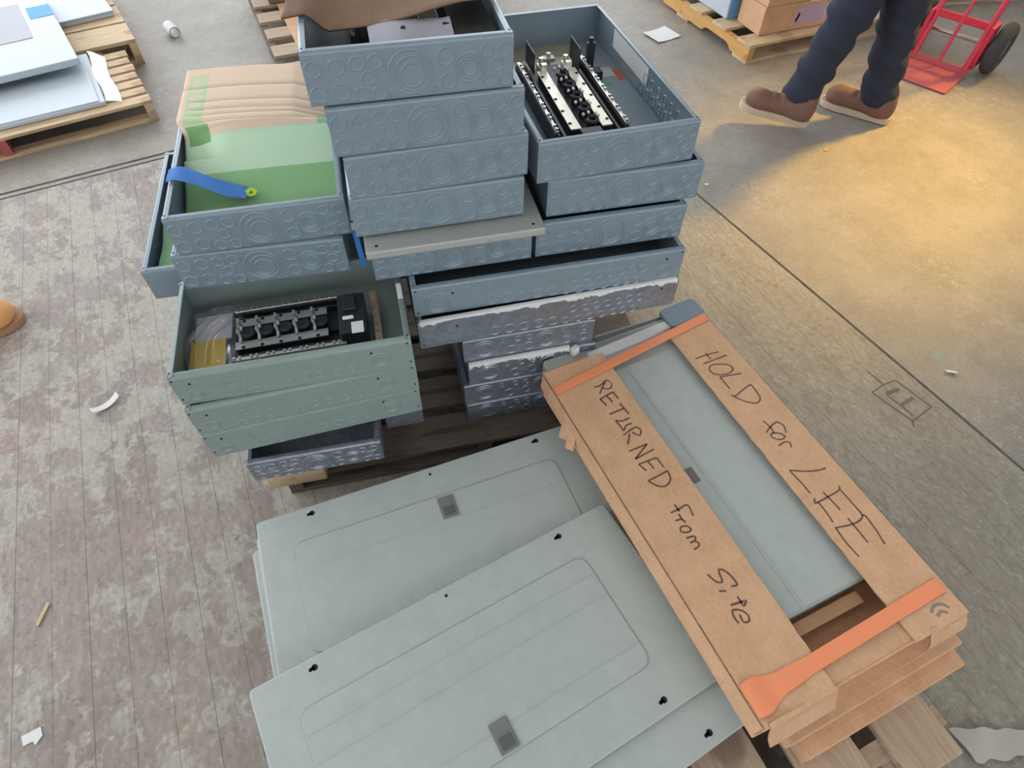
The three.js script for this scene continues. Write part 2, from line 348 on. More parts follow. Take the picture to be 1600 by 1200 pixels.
// ---------------------------------------------------------------- steel enclosures
const ringCache = new Map();
function ring(r) {
  const k = r.toFixed(4); if (ringCache.has(k)) return ringCache.get(k);
  const b = Math.min(.0026, r * .26), e = .0017;
  const g = new THREE.LatheGeometry([[r + b * .75, 0], [r + b * .25, e], [r - b * .25, e], [r - b, 0]].map(p => new THREE.Vector2(...p)), r > .02 ? 36 : r > .008 ? 24 : 12);
  g.rotateX(Math.PI / 2); ringCache.set(k, g); return g;
}
const END = [[-.1638, .0631, .0134], [-.1249, .0638, .0135], [-.0904, .0666, .0118], [-.0595, .0676, .012], [-.0748, .0408, .0113], [-.1617, .0205, .0138], [-.1233, .0221, .014], [-.0897, .0148, .0114], [-.0592, .0139, .0115], [-.0382, .0082, .005], [-.0026, .0446, .0375], [.0012, .0415, .0299], [.0008, .0387, .0208], [.0375, .0094, .0052], [.0613, .0648, .0144], [.063, .022, .0131], [.1014, .0427, .0252], [.1014, .0427, .0188], [.1014, .0427, .0137], [.1335, .0683, .0108], [.1648, .0682, .0114], [.1503, .043, .011], [.1368, .0166, .0112], [.1663, .0165, .0113]];
const LONG = [[-.2747, .035, .0296], [-.2749, .0325, .0203], [-.1447, .019, .014], [-.1081, .0182, .0141], [-.0704, .0167, .0139], [-.0332, .0169, .0141], [.005, .017, .0139], [.0378, .0113, .0104], [.0708, .0094, .0105], [.1019, .0102, .0106], [.1331, .0111, .0107], [.1645, .012, .0108], [.1907, .0116, .0109], [.217, .0112, .011], [.0545, .0479, .0102], [.0869, .0461, .0104], [.1157, .0474, .0104], [.1448, .0464, .0105], [.1738, .0477, .0106], [.203, .049, .0106], [.2293, .0463, .0108], [.2857, .0262, .0197], [.2842, .0242, .0127]];
const MID = [[.0112, .0285, .0104], [.0428, .0271, .0096], [.0801, .0264, .0104], [.113, .0286, .0082], [-.0186, .0173, .0079], [.1756, .0422, .02], [.1752, .0396, .0133], [-.1612, .049, .0081], [-.1353, .0499, .0082], [-.1093, .0508, .0083], [-.0801, .0509, .0084], [-.1463, .0169, .0084], [-.1206, .0152, .0084], [-.0917, .0125, .0086], [-.2107, .0272, .0146], [-.2107, .0272, .0099]];
const SMALL = [[-.117, .04, .0285], [-.117, .038, .0217], [-.048, .021, .0141], [-.001, .024, .0131], [-.001, .0565, .0087], [-.0313, .0585, .0087], [.045, .04, .0285], [.045, .038, .0217], [.1, .022, .0135], [.145, .024, .0131], [.145, .056, .0087], [-.07, .06, .006], [.09, .06, .006]];
function wallGeo(len, d, lip, r = .006, t = .0018) {
  const s = new THREE.Shape(), q = .004; s.moveTo(-q, 0); s.absarc(-q, q, q, -Math.PI / 2, 0, false); s.lineTo(0, d - r); s.absarc(-r, d - r, r, 0, Math.PI / 2, false); s.lineTo(-lip, d); s.lineTo(-lip, d - t); s.lineTo(-r, d - t); s.lineTo(-t, d - r); s.lineTo(-t, 0);
  const g = new THREE.ExtrudeGeometry(s, { depth: len, bevelEnabled: false, curveSegments: 4 }); g.translate(0, 0, -len / 2); g.rotateY(-Math.PI / 2); return metreUV(g);   // outer face at +z, runs along x
}
function enclosure(o) {
  const { name = 'panel_box', label, group, w = .362, l = .61, d = .0933, mat = M.bluePaint, x, z, yaw, h, front = [], frontHoles = [], inner = [], lip = .013, r, tilt } = o;
  const cx = x + Math.sin(yaw) * l / 2, cz = z - Math.cos(yaw) * l / 2;
  const T = thing(name, label, 'electrical box', [cx, h - d, cz], -yaw, group);
  if (tilt) { T.rotation.order = 'YXZ'; T.rotation.x = tilt[0]; T.rotation.z = tilt[1]; }
  part('back_panel', metreUV(box(w - .001, .0018, l - .001, 0, .0009, 0)), mat, T);
  const ends = wallGeo(w - .0006, d - .0008, lip, r), sides = wallGeo(l - .004, d, lip, r);
  const mk = (g, px, pz, ry) => { const m = part(g === ends ? 'end_wall' : 'side_wall', g, mat, T); m.position.set(px, 0, pz); m.rotation.y = ry; return m; };
  const fr = mk(ends, 0, l / 2, 0), bk = mk(ends, 0, -l / 2, Math.PI), ri = mk(sides, w / 2, 0, Math.PI / 2), le = mk(sides, -w / 2, 0, -Math.PI / 2);
  for (const [a, b, r] of front) part('knockout', ring(r), mat, fr).position.set(a, b, 0);
  for (const [a, b, r = .0022] of frontHoles) part('screw_hole', cyl(r, r, .0008, 0, 0, 0, 10).rotateX(Math.PI / 2), M.hole, fr).position.set(a, b, .0003);
  for (const [a, b, r] of inner) { const k = part('knockout', ring(r), mat, ri); k.position.set(a, b, -.0018); k.rotation.y = Math.PI; }
  const holes = [];
  for (const sx of [-1, 1]) for (const sz of [-1, 1]) holes.push(cyl(.0018, .0018, .0006, sx * (w / 2 - .006), d + .0001, sz * (l / 2 - .012), 10));
  part('rim_holes', merge(holes), M.hole, T);
  return { T, fr, bk, ri, le, w, l, d };
}
const eh = [[-.172, .085, .0016], [.172, .085, .0016]];

// ---- tall centre stack
const C1 = enclosure({ label: 'grey steel box topping the tall centre stack, half covered by brown cardboard', x: .302, z: -1.06, yaw: .204, h: 1.0865, front: END });
const C2 = enclosure({ label: 'second grey steel box from the top of the tall centre stack', x: .322, z: -1.051, yaw: .19, h: .991, front: END });
const C3 = enclosure({ label: 'third grey steel box from the top of the tall centre stack', x: .334, z: -1.05, yaw: .164, h: .8965, front: END });
const C4 = enclosure({ label: 'fourth grey steel box of the centre stack, resting on the pale flat plate', x: .326, z: -1.051, yaw: .198, h: .802, front: END });
const C5 = enclosure({ label: 'grey steel box directly under the pale flat plate in the centre stack', x: .345, z: -1.042, yaw: .205, h: .679, front: END });
// ---- right stack
const R1 = enclosure({ label: 'open grey steel box on the right stack holding a black bus assembly', x: .715, z: -.994, yaw: .153, h: .865, front: END,
  inner: [0, 1, 2, 3, 4, 5, 6].flatMap(i => [[-.25 + i * .036, .05, .0115], [-.232 + i * .036, .02, .0115]]) });
const R2 = enclosure({ label: 'second grey steel box of the right stack, under the open one', x: .741, z: -.984, yaw: .212, h: .7705, front: END });
const R3 = enclosure({ label: 'third grey steel box of the right stack, beside the pale plate corner', x: .711, z: -.97, yaw: .207, h: .676, front: END });
// ---- left stack
const L1 = enclosure({ label: 'grey steel box on the left holding green and brown cardboard with blue tape', x: -.028, z: -1.187, yaw: .207, h: .767, l: .62, front: END });
const L2 = enclosure({ label: 'grey steel box under the one with green cardboard, left stack', x: -.05, z: -1.186, yaw: .251, h: .673, front: END });
{ const yaw = .21, w = .4, u = [Math.cos(yaw), Math.sin(yaw)];
  enclosure({ label: 'plain-ended grey box sticking out to the left below the green cardboard box', x: -.317 + u[0] * w / 2, z: -1.338 + u[1] * w / 2, yaw, h: .575, w, l: .5, d: .086, front: [] }); }
// ---- lower left: greenish boxes with the long side to the viewer
const BBh = [[-.2109, .0645, .003], [.1592, .0676, .003], [-.2409, .0191], [.2376, .0803], [.2384, .0204], [-.2409, .079]];
const BB1 = enclosure({ label: 'open greenish grey box at lower left with a clear bag and black bus assembly inside', mat: M.greenPaint, x: -.058, z: -.94, yaw: .204, h: .573, w: .4934, r: .011, l: .29, d: .0922, front: MID, frontHoles: BBh });
const BB2 = enclosure({ label: 'second greenish grey box from the top of the lower left stack', mat: M.greenPaint, x: -.058, z: -.937, yaw: .153, h: .4795, w: .4934, r: .011, l: .29, d: .0922, front: MID, frontHoles: BBh });
const BB3 = enclosure({ label: 'third greenish grey box of the lower left stack, above the small galvanised box', mat: M.greenPaint, x: -.059, z: -.94, yaw: .144, h: .386, w: .4934, r: .011, l: .29, d: .0922, front: MID, frontHoles: BBh });
const BG = enclosure({ name: 'galvanised_box', label: 'small galvanised box at the foot of the lower left stack, on a wood block', mat: M.galv, x: -.094, z: -.923, yaw: .219, h: .251, w: .322, l: .45, d: .08, front: END.map(([a, b, r]) => [a * .86, b * .82, r * .84]) });
enclosure({ name: 'galvanised_box', label: 'dark shaded galvanised box propping the lower left stack from behind', mat: M.galv, x: .15, z: -.99, yaw: .2, h: .292, w: .1, l: .2, d: .16, front: [] });
// unseen boxes behind them, placed to darken the gap and carry the left boxes
for (let i = 0; i < 4; i++) enclosure({ label: ['lowest', 'second lowest', 'second highest', 'highest'][i] + ' of the unseen grey boxes set behind the greenish stack to darken the gap', x: .07, z: -1.455, yaw: .2, h: .186 + i * .1003, w: .46, l: .5, d: .0995, front: [] });
// ---- wide boxes under the right half, long side to the viewer
const Dh = [[-.2381, .0592, .003], [.2868, .0643, .003], [-.322, .08], [.322, .08], [-.322, .012]];
const D1 = enclosure({ label: 'wide grey box lying sideways under the centre and right stacks', x: .554, z: -.954, yaw: .205, h: .5825, w: .661, l: .4, d: .0883, front: LONG, frontHoles: Dh });
const D2 = enclosure({ name: 'galvanised_box', label: 'wide galvanised box with a white scuffed top edge, lying sideways', mat: M.galv, x: .552, z: -.938, yaw: .183, h: .494, w: .661, l: .4, d: .0883, front: LONG.filter((_, i) => i > 1 && i < 21), frontHoles: Dh });
// ---- small galvanised stack at the bottom
const GX = [[.497, -.945, .195, .405], [.503, -.932, .19, .325], [.487, -.93, .2, .245], [.49, -.925, .2, .165]];
const G = GX.map(([x, z, yaw, h], i) => enclosure({ name: 'galvanised_box', w: .345, label: ['topmost galvanised knockout box of the small stack under the wide boxes', 'galvanised knockout box with white peeling residue, second in the small stack', 'dull galvanised knockout box, third in the small stack under the wide boxes', 'lowest galvanised knockout box of the small stack, on the dark pallet boards'][i], mat: M.galv, x, z, yaw, h, l: .4, d: .0795, front: SMALL }));
// ragged white residue on the top front edges
function residue(E, seedShift, a0, a1, drop) {
  const n = 60, g = sheet((u, v) => {
    const x = a0 + (a1 - a0) * u, hgt = drop * (.2 + 1.6 * nC(u * 97 + seedShift, 3.3) * nF(u * 23 + seedShift, 9.1)), s = v * (hgt + .010);
    return s < .010 ? [x, E.d + .0006, -.010 + s] : [x, E.d - (s - .010), .0011];
  }, n * 2, 5, .0003);
  part('paper_residue', g, M.paper, E.fr, 'white ragged residue along the top edge');
}
residue(D2, 0, -.325, .325, .012); residue(G[1], 40, -.17, .1, .02);

// ---- pale flat plate between the centre boxes
{
  const yaw = .2, T = thing('cover_plate', 'pale grey flat steel cover plate sticking out between the centre boxes', 'cover plate', [.342 + .2 * Math.sin(yaw), .6815, -.999 - .2 * Math.cos(yaw)], -yaw);
  const g = rbox(.388, .02, .4, .004, 0, .01, 0); part('plate', metreUV(g), M.galvPlate, T);
  for (const s of [-1, 1]) part('screw_hole', cyl(.0035, .0035, .0006, s * .17, .0202, .181, 12), M.hole, T);
}

// ---------------------------------------------------------------- bus assembly (runs along +x from 0)
function busAssembly(parent, L, wd, kind, metal = M.tin) {
  const A = new THREE.Group(); A.name = 'bus_assembly'; parent.add(A);
  part('tray', merge([box(L, .016, wd * 2 - .02, L / 2, .008, 0), box(L * .96, .012, wd * .5, L / 2, .02, 0)]), M.black, A);
  for (const s of [-1, 1]) {
    part('rail', merge([box(L, .034, .012, L / 2, .017, s * (wd - .006)), box(L, .03, .006, L / 2, .015, s * (wd - .024))]), M.black, A);
    const nb = part('neutral_bar', rbox(L * .97, .008, .009, .002, L / 2, .038, s * (wd - .006)), M.steel, A);
    const sc = []; for (let i = 0; i < 21; i++) if (i % 3 !== 2) sc.push(cyl(.0032, .0032, .006, L * (.03 + .94 * i / 20), .044, s * (wd - .006), 8));
    part('terminal_screws', merge(sc), M.steel, A);
    const wdt = wd * .42, bb = part('bus_bar', box(L * .8, .003, wdt * .66, L * .43, .038, s * wd * .42), metal, A);
    const ho = []; for (let i = 0; i < 5; i++) ho.push(cyl(.0042, .0042, .0008, L * (.1 + .16 * i), .0399, s * wd * .5, 10)); part('bus_holes', merge(ho), M.hole, A);
    part('bus_support', box(L * .78, .018, wdt * .5, L * .43, .028, s * wd * .42), M.black, A);
    if (kind === 'hooks') {
      const b = part('lug', merge([box(.03, .016, .018, L * .88, .036, s * wd * .36), cyl(.006, .006, .02, L * .9, .05, s * wd * .36), box(.012, .02, .014, L * .83, .046, s * wd * .36)]), M.tin, A);
      part('barrier', new THREE.BoxGeometry(.075, .05, .0025).translate(L * .92, .06, s * wd * .66), M.black, A);
    }
  }
  for (let i = 0; i < 5; i++) {
    const x = L * (.08 + .16 * i);
    if (kind === 'hooks') {
      const t = new THREE.TorusGeometry(.013, .0045, 8, 20, Math.PI * 1.5); t.rotateX(Math.PI / 2); t.translate(x, .046, .004);
      part('stab', merge([t, cyl(.009, .011, .018, x, .034, .004)]), M.black, A);
      const k = []; for (const [a, b] of [[.012, -.012], [.018, .002], [.012, .016], [.002, .018]]) k.push(new THREE.SphereGeometry(.0045, 8, 6).translate(x + a, .053, b)); part('stab_contacts', merge(k), M.steel, A);
    } else {
      const t = new THREE.TorusGeometry(.014, .005, 8, 18, Math.PI); t.rotateX(Math.PI / 2); t.translate(x + .014, .045, 0);
      part('stab', merge([t, box(.024, .012, .02, x + .014, .036, -.006)]), M.black, A);
      for (const q of [-.018, .014]) part('pin', merge([cyl(.003, .004, .03, x, .055, q, 8), cyl(.0045, .0045, .006, x, .062, q, 8), box(.006, .004, .026, x, .045, q)]), M.steel, A);
    }
  }
  return A;
}
{ // in the open box of the right stack
  const A = busAssembly(R1.T, .34, .088, 'hooks'); A.position.set(-.02, .006, R1.l / 2 - .10); A.rotation.y = Math.PI / 2 - .02;
  part('mounting_strap', rbox(.22, .003, .05, .001, -.02, .0035, R1.l / 2 - .5), M.tin, R1.T);
  part('rear_plate', box(.24, .002, .15, -.03, .003, -R1.l / 2 + .09), S({ color: C(150, 146, 122), roughness: .5 }), R1.T, 'olive tinted plate on the box floor');
  part('bracket', merge([box(.02, .075, .012, .093, .04, R1.l / 2 - .43), cyl(.006, .006, .012, .093, .083, R1.l / 2 - .43), box(.06, .02, .03, .085, .012, R1.l / 2 - .4)]), M.black, R1.T);
  part('ground_lug', merge([box(.03, .01, .02, -.005, .03, R1.l / 2 - .47), cyl(.006, .006, .03, -.005, .03, R1.l / 2 - .47)]), M.tin, R1.T);
  part('end_cover', rbox(.05, .016, .03, .003, -.03, .045, R1.l / 2 - .085), M.black, R1.T);
  part('rating_label', box(.0005, .045, .22, R1.w / 2 - .0026, .057, R1.l / 2 - .375), M.paper, R1.T, 'white printed label on the inner wall');
  part('floor_label', box(.085, .0005, .05, .115, .0022, R1.l / 2 - .42), S({ color: C(178, 186, 182), roughness: .6 }), R1.T);
  part('warning_sticker', box(.018, .0006, .055, .166, .0022, R1.l / 2 - .40), M.orangeSticker, R1.T, 'orange warning sticker');
  part('round_sticker', cyl(.011, .011, .0006, .123, .0023, R1.l / 2 - .363, 20), M.greenSticker, R1.T, 'green round sticker');
  part('floor_fold', box(.002, .003, .3, .176, .003, R1.l / 2 - .25), M.bluePaint, R1.T);
}
{ // in the greenish box
  const A = busAssembly(BB1.T, .25, .08, 'pins', M.steel); A.position.set(-.138, .006, BB1.l / 2 - .137); A.rotation.y = .01;
  const br = part('main_breaker', merge([rbox(.06, .05, .12, .004, .128, .05, BB1.l / 2 - .125), rbox(.03, .012, .05, .003, .125, .08, BB1.l / 2 - .15)]), M.black, BB1.T);
  part('toggle', rbox(.024, .006, .008, .002, .12, .079, BB1.l / 2 - .105), M.paper, br, 'white breaker toggle');
  part('breaker_label', box(.026, .0006, .034, .138, .0763, BB1.l / 2 - .075), M.paper, br, 'white printed sticker');
  const gb = part('ground_bar', rbox(.018, .012, .17, .003, .178, .03, BB1.l / 2 - .14), M.brass, BB1.T, 'bronze coloured ground bar');
  const sc = []; for (let i = 0; i < 7; i++) sc.push(cyl(.004, .004, .006, .178, .038, BB1.l / 2 - .07 - .023 * i, 8)); part('ground_screws', merge(sc), M.brass, gb);
  part('rim_label', box(.011, .0005, .05, BB1.w / 2 - .0068, BB1.d + .0003, BB1.l / 2 - .15), M.paper, BB1.T, 'white label on the rim');
}
{ // in the top box
  const A = busAssembly(C1.T, .32, .085, 'hooks'); A.position.set(-.01, .006, C1.l / 2 - .16); A.rotation.y = Math.PI / 2;
  const pl = part('plastic_cover', sheet((u, v) => [-.062 + .15 * u, .066 + .016 * v - .02 * Math.max(0, .35 - u) + .004 * Math.sin(u * 6), C1.l / 2 - .06 - .058 * v], 12, 8, .002), M.lilac, C1.T, 'pale lilac grey plastic cover');
  part('cover_slot', box(.008, .001, .03, .0, .0785, C1.l / 2 - .105), M.hole, pl);
  part('bright_plate', rbox(.034, .003, .07, .001, .05, .073, C1.l / 2 - .165), M.tin, C1.T);
  part('shiny_sheet', box(.085, .002, .2, .127, .058, C1.l / 2 - .13), M.steel, C1.T);
  part('strip', box(.012, .012, .12, .079, .07, C1.l / 2 - .16), M.black, C1.T);
}

// clear plastic bag with a yellow leaflet
{
  const yaw = .204, P = (a, b) => [-.058 + a * Math.cos(yaw) + b * Math.sin(yaw), -.94 + a * Math.sin(yaw) - b * Math.cos(yaw)];
  const c = P(-.188, .15), T = thing('plastic_bag', 'clear crinkled plastic bag with a yellow leaflet in the greenish box', 'plastic bag', [c[0], .4842, c[1]], -yaw);
  const f = s => (u, v) => { const e = Math.pow(Math.sin(Math.PI * clamp(u, .001, .999)) * Math.sin(Math.PI * clamp(v, .001, .999)), .35); return [(-.055 + .12 * u) + .012 * Math.sin(v * 7 + s), .022 + s * .017 * e + .006 * Math.sin(u * 19 + v * 13) * e, -.1 + .2 * v + .008 * Math.sin(u * 9)]; };
  part('film', mergeGeometries([sheet(f(1), 24, 30, .0004), sheet(f(-1), 24, 30, -.0004)]), M.bag, T);
  part('leaflet', rbox(.075, .004, .1, .001, -.008, .02, .045), M.yellowPaper, T, 'yellow printed leaflet');
  part('manual', rbox(.08, .004, .08, .001, 0, .018, -.045), M.paper, T, 'white folded sheet');
}

// ---------------------------------------------------------------- cardboard in the boxes
function canvasTex(w, h, draw) { const c = document.createElement('canvas'); c.width = w; c.height = h; draw(c.getContext('2d'), w, h); const t = new THREE.CanvasTexture(c); t.colorSpace = THREE.SRGBColorSpace; t.magFilter = THREE.LinearFilter; return t; }
const boxLocal = (E, x, z, yaw) => (a, b) => [x + a * Math.cos(yaw) + b * Math.sin(yaw), z + a * Math.sin(yaw) - b * Math.cos(yaw)];
const printTex = canvasTex(512, 1024, (g, w, h) => {
  // v runs from the back (0, bottom of the canvas is v = 0) to the front (1)
  const V = v => h * (1 - v);
  g.fillStyle = 'rgb(232,205,178)'; g.fillRect(0, 0, w, h);
  for (let i = 0; i < 900; i++) { g.fillStyle = rnd() > .5 ? 'rgba(190,160,132,.10)' : 'rgba(236,214,190,.10)'; g.fillRect(rnd() * w, rnd() * h, 30 + rnd() * 120, 1 + rnd() * 2); }
  g.fillStyle = 'rgb(200,229,196)'; g.fillRect(0, V(.80), w, V(.595) - V(.80));
  g.fillStyle = 'rgb(152,198,140)'; g.fillRect(0, 0, w, V(.80));
  g.fillStyle = 'rgba(176,216,164,.75)'; g.fillRect(w * .04, V(.545), w * .125, V(.07) - V(.545));
  g.fillStyle = 'rgba(112,164,100,.85)'; g.fillRect(w * .03, V(.625), w * .15, V(.545) - V(.625));
  g.fillStyle = 'rgba(150,196,140,.8)'; g.fillRect(w * .9, V(.60), w * .1, V(.52) - V(.60));
  g.save(); g.translate(w * .155, V(.09)); g.rotate(-Math.PI / 2); g.scale(1.5, 1); g.font = 'bold 78px sans-serif'; g.fillStyle = 'rgb(226,206,178)'; g.fillText('ement', 0, -6); g.restore();
});
{
  const at = boxLocal(null, -.028, -1.187, .227);
  const Y = (u, v) => {      // height profile back -> front
    const crease = v < .56 ? 0 : 1;
    let y = v < .56 ? .776 - .012 * u * (1 - v) - .02 * Math.max(0, u - .75) / .25 : .772 - (v - .56) / .26 * .055;
    if (v > .82) y = .717 - (v - .82) / .18 * .03;
    if (v > .5 && v < .72) y -= .016 * step(.3, .05, u) * step(.5, .6, v);
    let rip = v < .56 ? 0 : .001 * Math.sin(v * 40 + u);
    for (const [c, a, k] of [[.2, .006, .03], [.345, .005, .05], [.42, .006, .06], [.475, .005, .05], [.53, .006, .05]]) rip -= a * Math.exp(-Math.abs(v - c - k * (u - .3) * (u > .25 ? 1 : .2)) / .009) * step(.02, .15, u + (c < .3 ? .2 : 0));
    return y + rip + .006 * Math.sin(u * 3.1) * (v < .6 ? 1 : .3);
  };
  const g = sheet((u, v) => {
    const b = .598 - .487 * v, a0 = v < .5 ? -.186 : -.186 + .014 * step(.5, .58, v), a1 = .166, a = a0 + (a1 - a0) * u, q = at(a, b); return [q[0], Y(u, v), q[1]];
  }, 48, 170, .004);
  const T = thing('cardboard_sheet', 'creased brown and green printed cardboard sheet in the left steel box', 'cardboard');
  part('printed_board', g, S({ color: 0xffffff, map: printTex, roughness: .85 }), T);
  // blue tape from the rim down to the board, with a round sticker at its end
  const tp = [[-.184, .146, .767], [-.165, .148, .768], [-.14, .149, .758], [-.105, .143, .738], [-.07, .138, .722], [-.036, .134, .713]];
  const cur = new THREE.CatmullRomCurve3(tp.map(([a, b, y]) => { const q = at(a, b); return new THREE.Vector3(q[0], y + .0035, q[1]); }));
  const tg = sheet((u, v) => { const p = cur.getPoint(u), w = .05 * (v - .5); return [p.x + w * Math.sin(.227), p.y + .0015 * Math.sin(u * 14 + v * 4), p.z - w * Math.cos(.227)]; }, 26, 5, -.0006);
  solo('tape_strip', tg, M.blueTape, 'blue masking tape from the rim onto the green cardboard', 'tape');
  const dq = at(-.027, .134); const dot = solo('round_sticker', cyl(.0125, .0125, .001, 0, 0, 0, 24), M.yellowDot, 'bright yellow round sticker at the end of the blue tape', 'sticker', [dq[0], .7165, dq[1]]);
  dot.rotation.set(.2, 0, 0);
  part('mark', merge([box(.002, .0006, .009, .001, .0008, 0), box(.006, .0006, .0015, -.002, .0008, .002)]), M.hole, dot);
  // blue tape end showing between the left box and the centre stack
  const q2 = at(.168, .285); solo('tape_strip', sheet((u, v) => [q2[0] + .02 * (u - .5), .772 + .012 * u - .03 * v * v, q2[1] + .045 * (v - .5)], 6, 6, .0006), M.blueTape, 'small blue tape tab peeking out left of the tall stack', 'tape');
  // blue tape and tag hanging beside the second left box
  const q3 = at(.187, .02);
  const tt = thing('tape_strip', 'narrow blue tape hanging between the left stack and the centre stack', 'tape', [q3[0], 0, q3[1]], -.25);
  part('tape', sheet((u, v) => [.012 * (u - .5) + .006 * v, .672 - .09 * v, .004 + .02 * v + .006 * Math.sin(v * 3)], 3, 10, .0005), M.blueTape, tt);
  part('tag', sheet((u, v) => [.012 * (u - .5), .69 - .025 * v, .002 + .003 * v], 2, 4, .0005), M.paper, tt, 'pale paper tag');
}
{ // green board in the protruding plain box
  const yaw = .21, at = boxLocal(null, -.317, -1.338, yaw);
  const g = sheet((u, v) => { const q = at(.02 + .17 * u, .03 + .42 * v); return [q[0], .535 + .03 * v + .004 * Math.sin(v * 20), q[1]]; }, 6, 20, .004);
  solo('cardboard_sheet', g, S({ color: C(150, 196, 150), roughness: .85 }), 'pale green cardboard inside the plain box at far left', 'cardboard');
}
{ // brown sheet over the top box
  const at = boxLocal(null, .302, -1.06, .204);
  const g = sheet((u, v) => {
    const a = -.205 + .385 * u, b = .112 + .006 * Math.sin(u * 9) + .45 * v + .012 * (1 - u) * (1 - v), q = at(a, b);
    const edge = .01 * Math.sin(v * 9) * step(.12, 0, u);
    return [q[0] + edge, 1.0885 + .004 + .012 * Math.sin(u * 2.6) * (1 - v) + .035 * v * step(.6, 0, u) - .034 * step(.35, 0, v) * step(1., .25, u) * step(.1, .2, u), q[1]];
  }, 40, 24, .004);
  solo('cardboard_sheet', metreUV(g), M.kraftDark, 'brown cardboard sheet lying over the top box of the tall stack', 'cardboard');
}

// ---------------------------------------------------------------- pallets
function pallet(label, group, x, z, yaw, o) {   // x, z: centre; boards along local x
  const T = thing('pallet', label, 'pallet', [x, 0, z], -yaw, group);
  const { w, l, h, n = 7, bw = .1, mat = M.wood, side = mat, t = .016, notch = false, skip = [], block, bottom = [0, 1, 2] } = o;
  const bg = metreUV(rbox(w, t, bw, .002)), bgs = [bg, metreUV(rbox(w - .006, t, bw - .006, .002))];
  for (let i = 0; i < n; i++) { if (skip.includes(i)) continue; const m = part('deck_board', bgs[i % 2], mat, T); m.position.set(rr(-.003, .003), h - t / 2 - rr(0, .001), -l / 2 + bw / 2 + i * (l - bw) / (n - 1)); }
  const sh = h - 2 * t;
  for (const s of [-1, 0, 1]) {
    let g;
    if (notch) {
      const S2 = new THREE.Shape(), y1 = sh, nd = sh * .42; S2.moveTo(-l / 2, 0);
      for (const c of [-.27, .27]) { const a = c * l, k = .11 * l; S2.lineTo(a - k, 0); S2.quadraticCurveTo(a - k * .8, nd, a - k * .6, nd); S2.lineTo(a + k * .6, nd); S2.quadraticCurveTo(a + k * .8, nd, a + k, 0); }
      S2.lineTo(l / 2, 0); S2.lineTo(l / 2, y1); S2.lineTo(-l / 2, y1);
      g = new THREE.ExtrudeGeometry(S2, { depth: .036, bevelEnabled: false, curveSegments: 5 }); g.translate(0, 0, -.018); g.rotateY(Math.PI / 2); g.translate(s * (w / 2 - .018), t, 0);
    } else g = box(.036, sh, l, s * (w / 2 - .02), t + sh / 2, 0);
    part('stringer', metreUV(g), s === 0 && block ? block : side, T);
  }
  for (const i of bottom) { const m = part('bottom_board', bgs[i % 2], mat, T); m.position.set(0, t / 2, (i - 1) * (l / 2 - bw / 2)); }
  return T;
}
// under the box stacks
pallet('dark weathered wooden pallet under the stacks of grey boxes', null, .44, -1.36, .205, { w: 1.1, l: .98, h: .0855, n: 7, bw: .115, mat: M.woodDark });
{ // wood blocks under the small galvanised box
  const at = boxLocal(null, -.094, -.923, .219);
  for (const [b, lb] of [[.03, 'pale wood block under the front of the small galvanised box'], [.4, 'pale wood block under the rear of the small galvanised box']]) { const q = at(-.075, b + .02); solo('wood_block', metreUV(rbox(.15, .085, .06, .004, 0, .0425, 0)), M.wood, lb, 'wood block', [q[0], .0856, q[1]], -.219); }
}
// under the covers and the carton
{
  const T = thing('pallet', 'worn wooden pallet under the flat covers and the taped carton', 'pallet', [.36, 0, -.25], 0);
  for (let i = 0; i < 6; i++) { const m = part('deck_board', swapUV(metreUV(rbox(.135, .02, .94, .003))), M.woodGrey, T); m.position.set(-.46 + i * .19, .115, 0); }
  for (const s of [-1, 0, 1]) part('stringer', metreUV(box(1.16, .085, .04, 0, .0625, s * .4)), M.woodGrey, T);
  for (const s of [-1, 1]) part('bottom_board', swapUV(metreUV(box(.12, .02, .94, s * .5, .01, 0))), M.woodGrey, T);
}

// ---------------------------------------------------------------- flat panel covers
function roundedPoly(w, l, r, n = 5) { const o = []; for (const [sx, sz, a0] of [[1, 1, 0], [-1, 1, 90], [-1, -1, 180], [1, -1, 270]]) for (let i = 0; i <= n; i++) { const a = (a0 + 90 * i / n) * Math.PI / 180; o.push([sx * (w / 2 - r) + r * Math.cos(a), sz * (l / 2 - r) + r * Math.sin(a)]); } return o; }
function coverGeo(w, l, d, r = .012) {
  const s = new THREE.Shape(); roundedPoly(w, l, r).forEach(([x, z], i) => i ? s.lineTo(x, z) : s.moveTo(x, z));
  const b = Math.min(.004, d * .32), g = new THREE.ExtrudeGeometry(s, { depth: d - 2 * b, bevelEnabled: true, bevelThickness: b, bevelSize: b, bevelOffset: -b, bevelSegments: 3, curveSegments: 4 });
  g.rotateX(-Math.PI / 2); g.translate(0, b, 0); return metreUV(g);
}
const COV = coverGeo(.852, .44, .0125);
function doorGeo(w, l) { const s = new THREE.Shape(); roundedPoly(w, l, .025, 6).forEach(([x, z], i) => i ? s.lineTo(x, z) : s.moveTo(x, z)); const g = new THREE.ExtrudeGeometry(s, { depth: .0012, bevelEnabled: true, bevelThickness: .0008, bevelSize: .0012, bevelOffset: -.0012, bevelSegments: 2 }); g.rotateX(-Math.PI / 2); return metreUV(g); }
const DOOR = doorGeo(.66, .262);
const DOORGAP = (() => { const s = new THREE.Shape(); roundedPoly(.664, .266, .027, 6).forEach(([x, z], i) => i ? s.lineTo(x, z) : s.moveTo(x, z)); const g = new THREE.ExtrudeGeometry(s, { depth: .0004, bevelEnabled: false }); g.rotateX(-Math.PI / 2); return g; })();
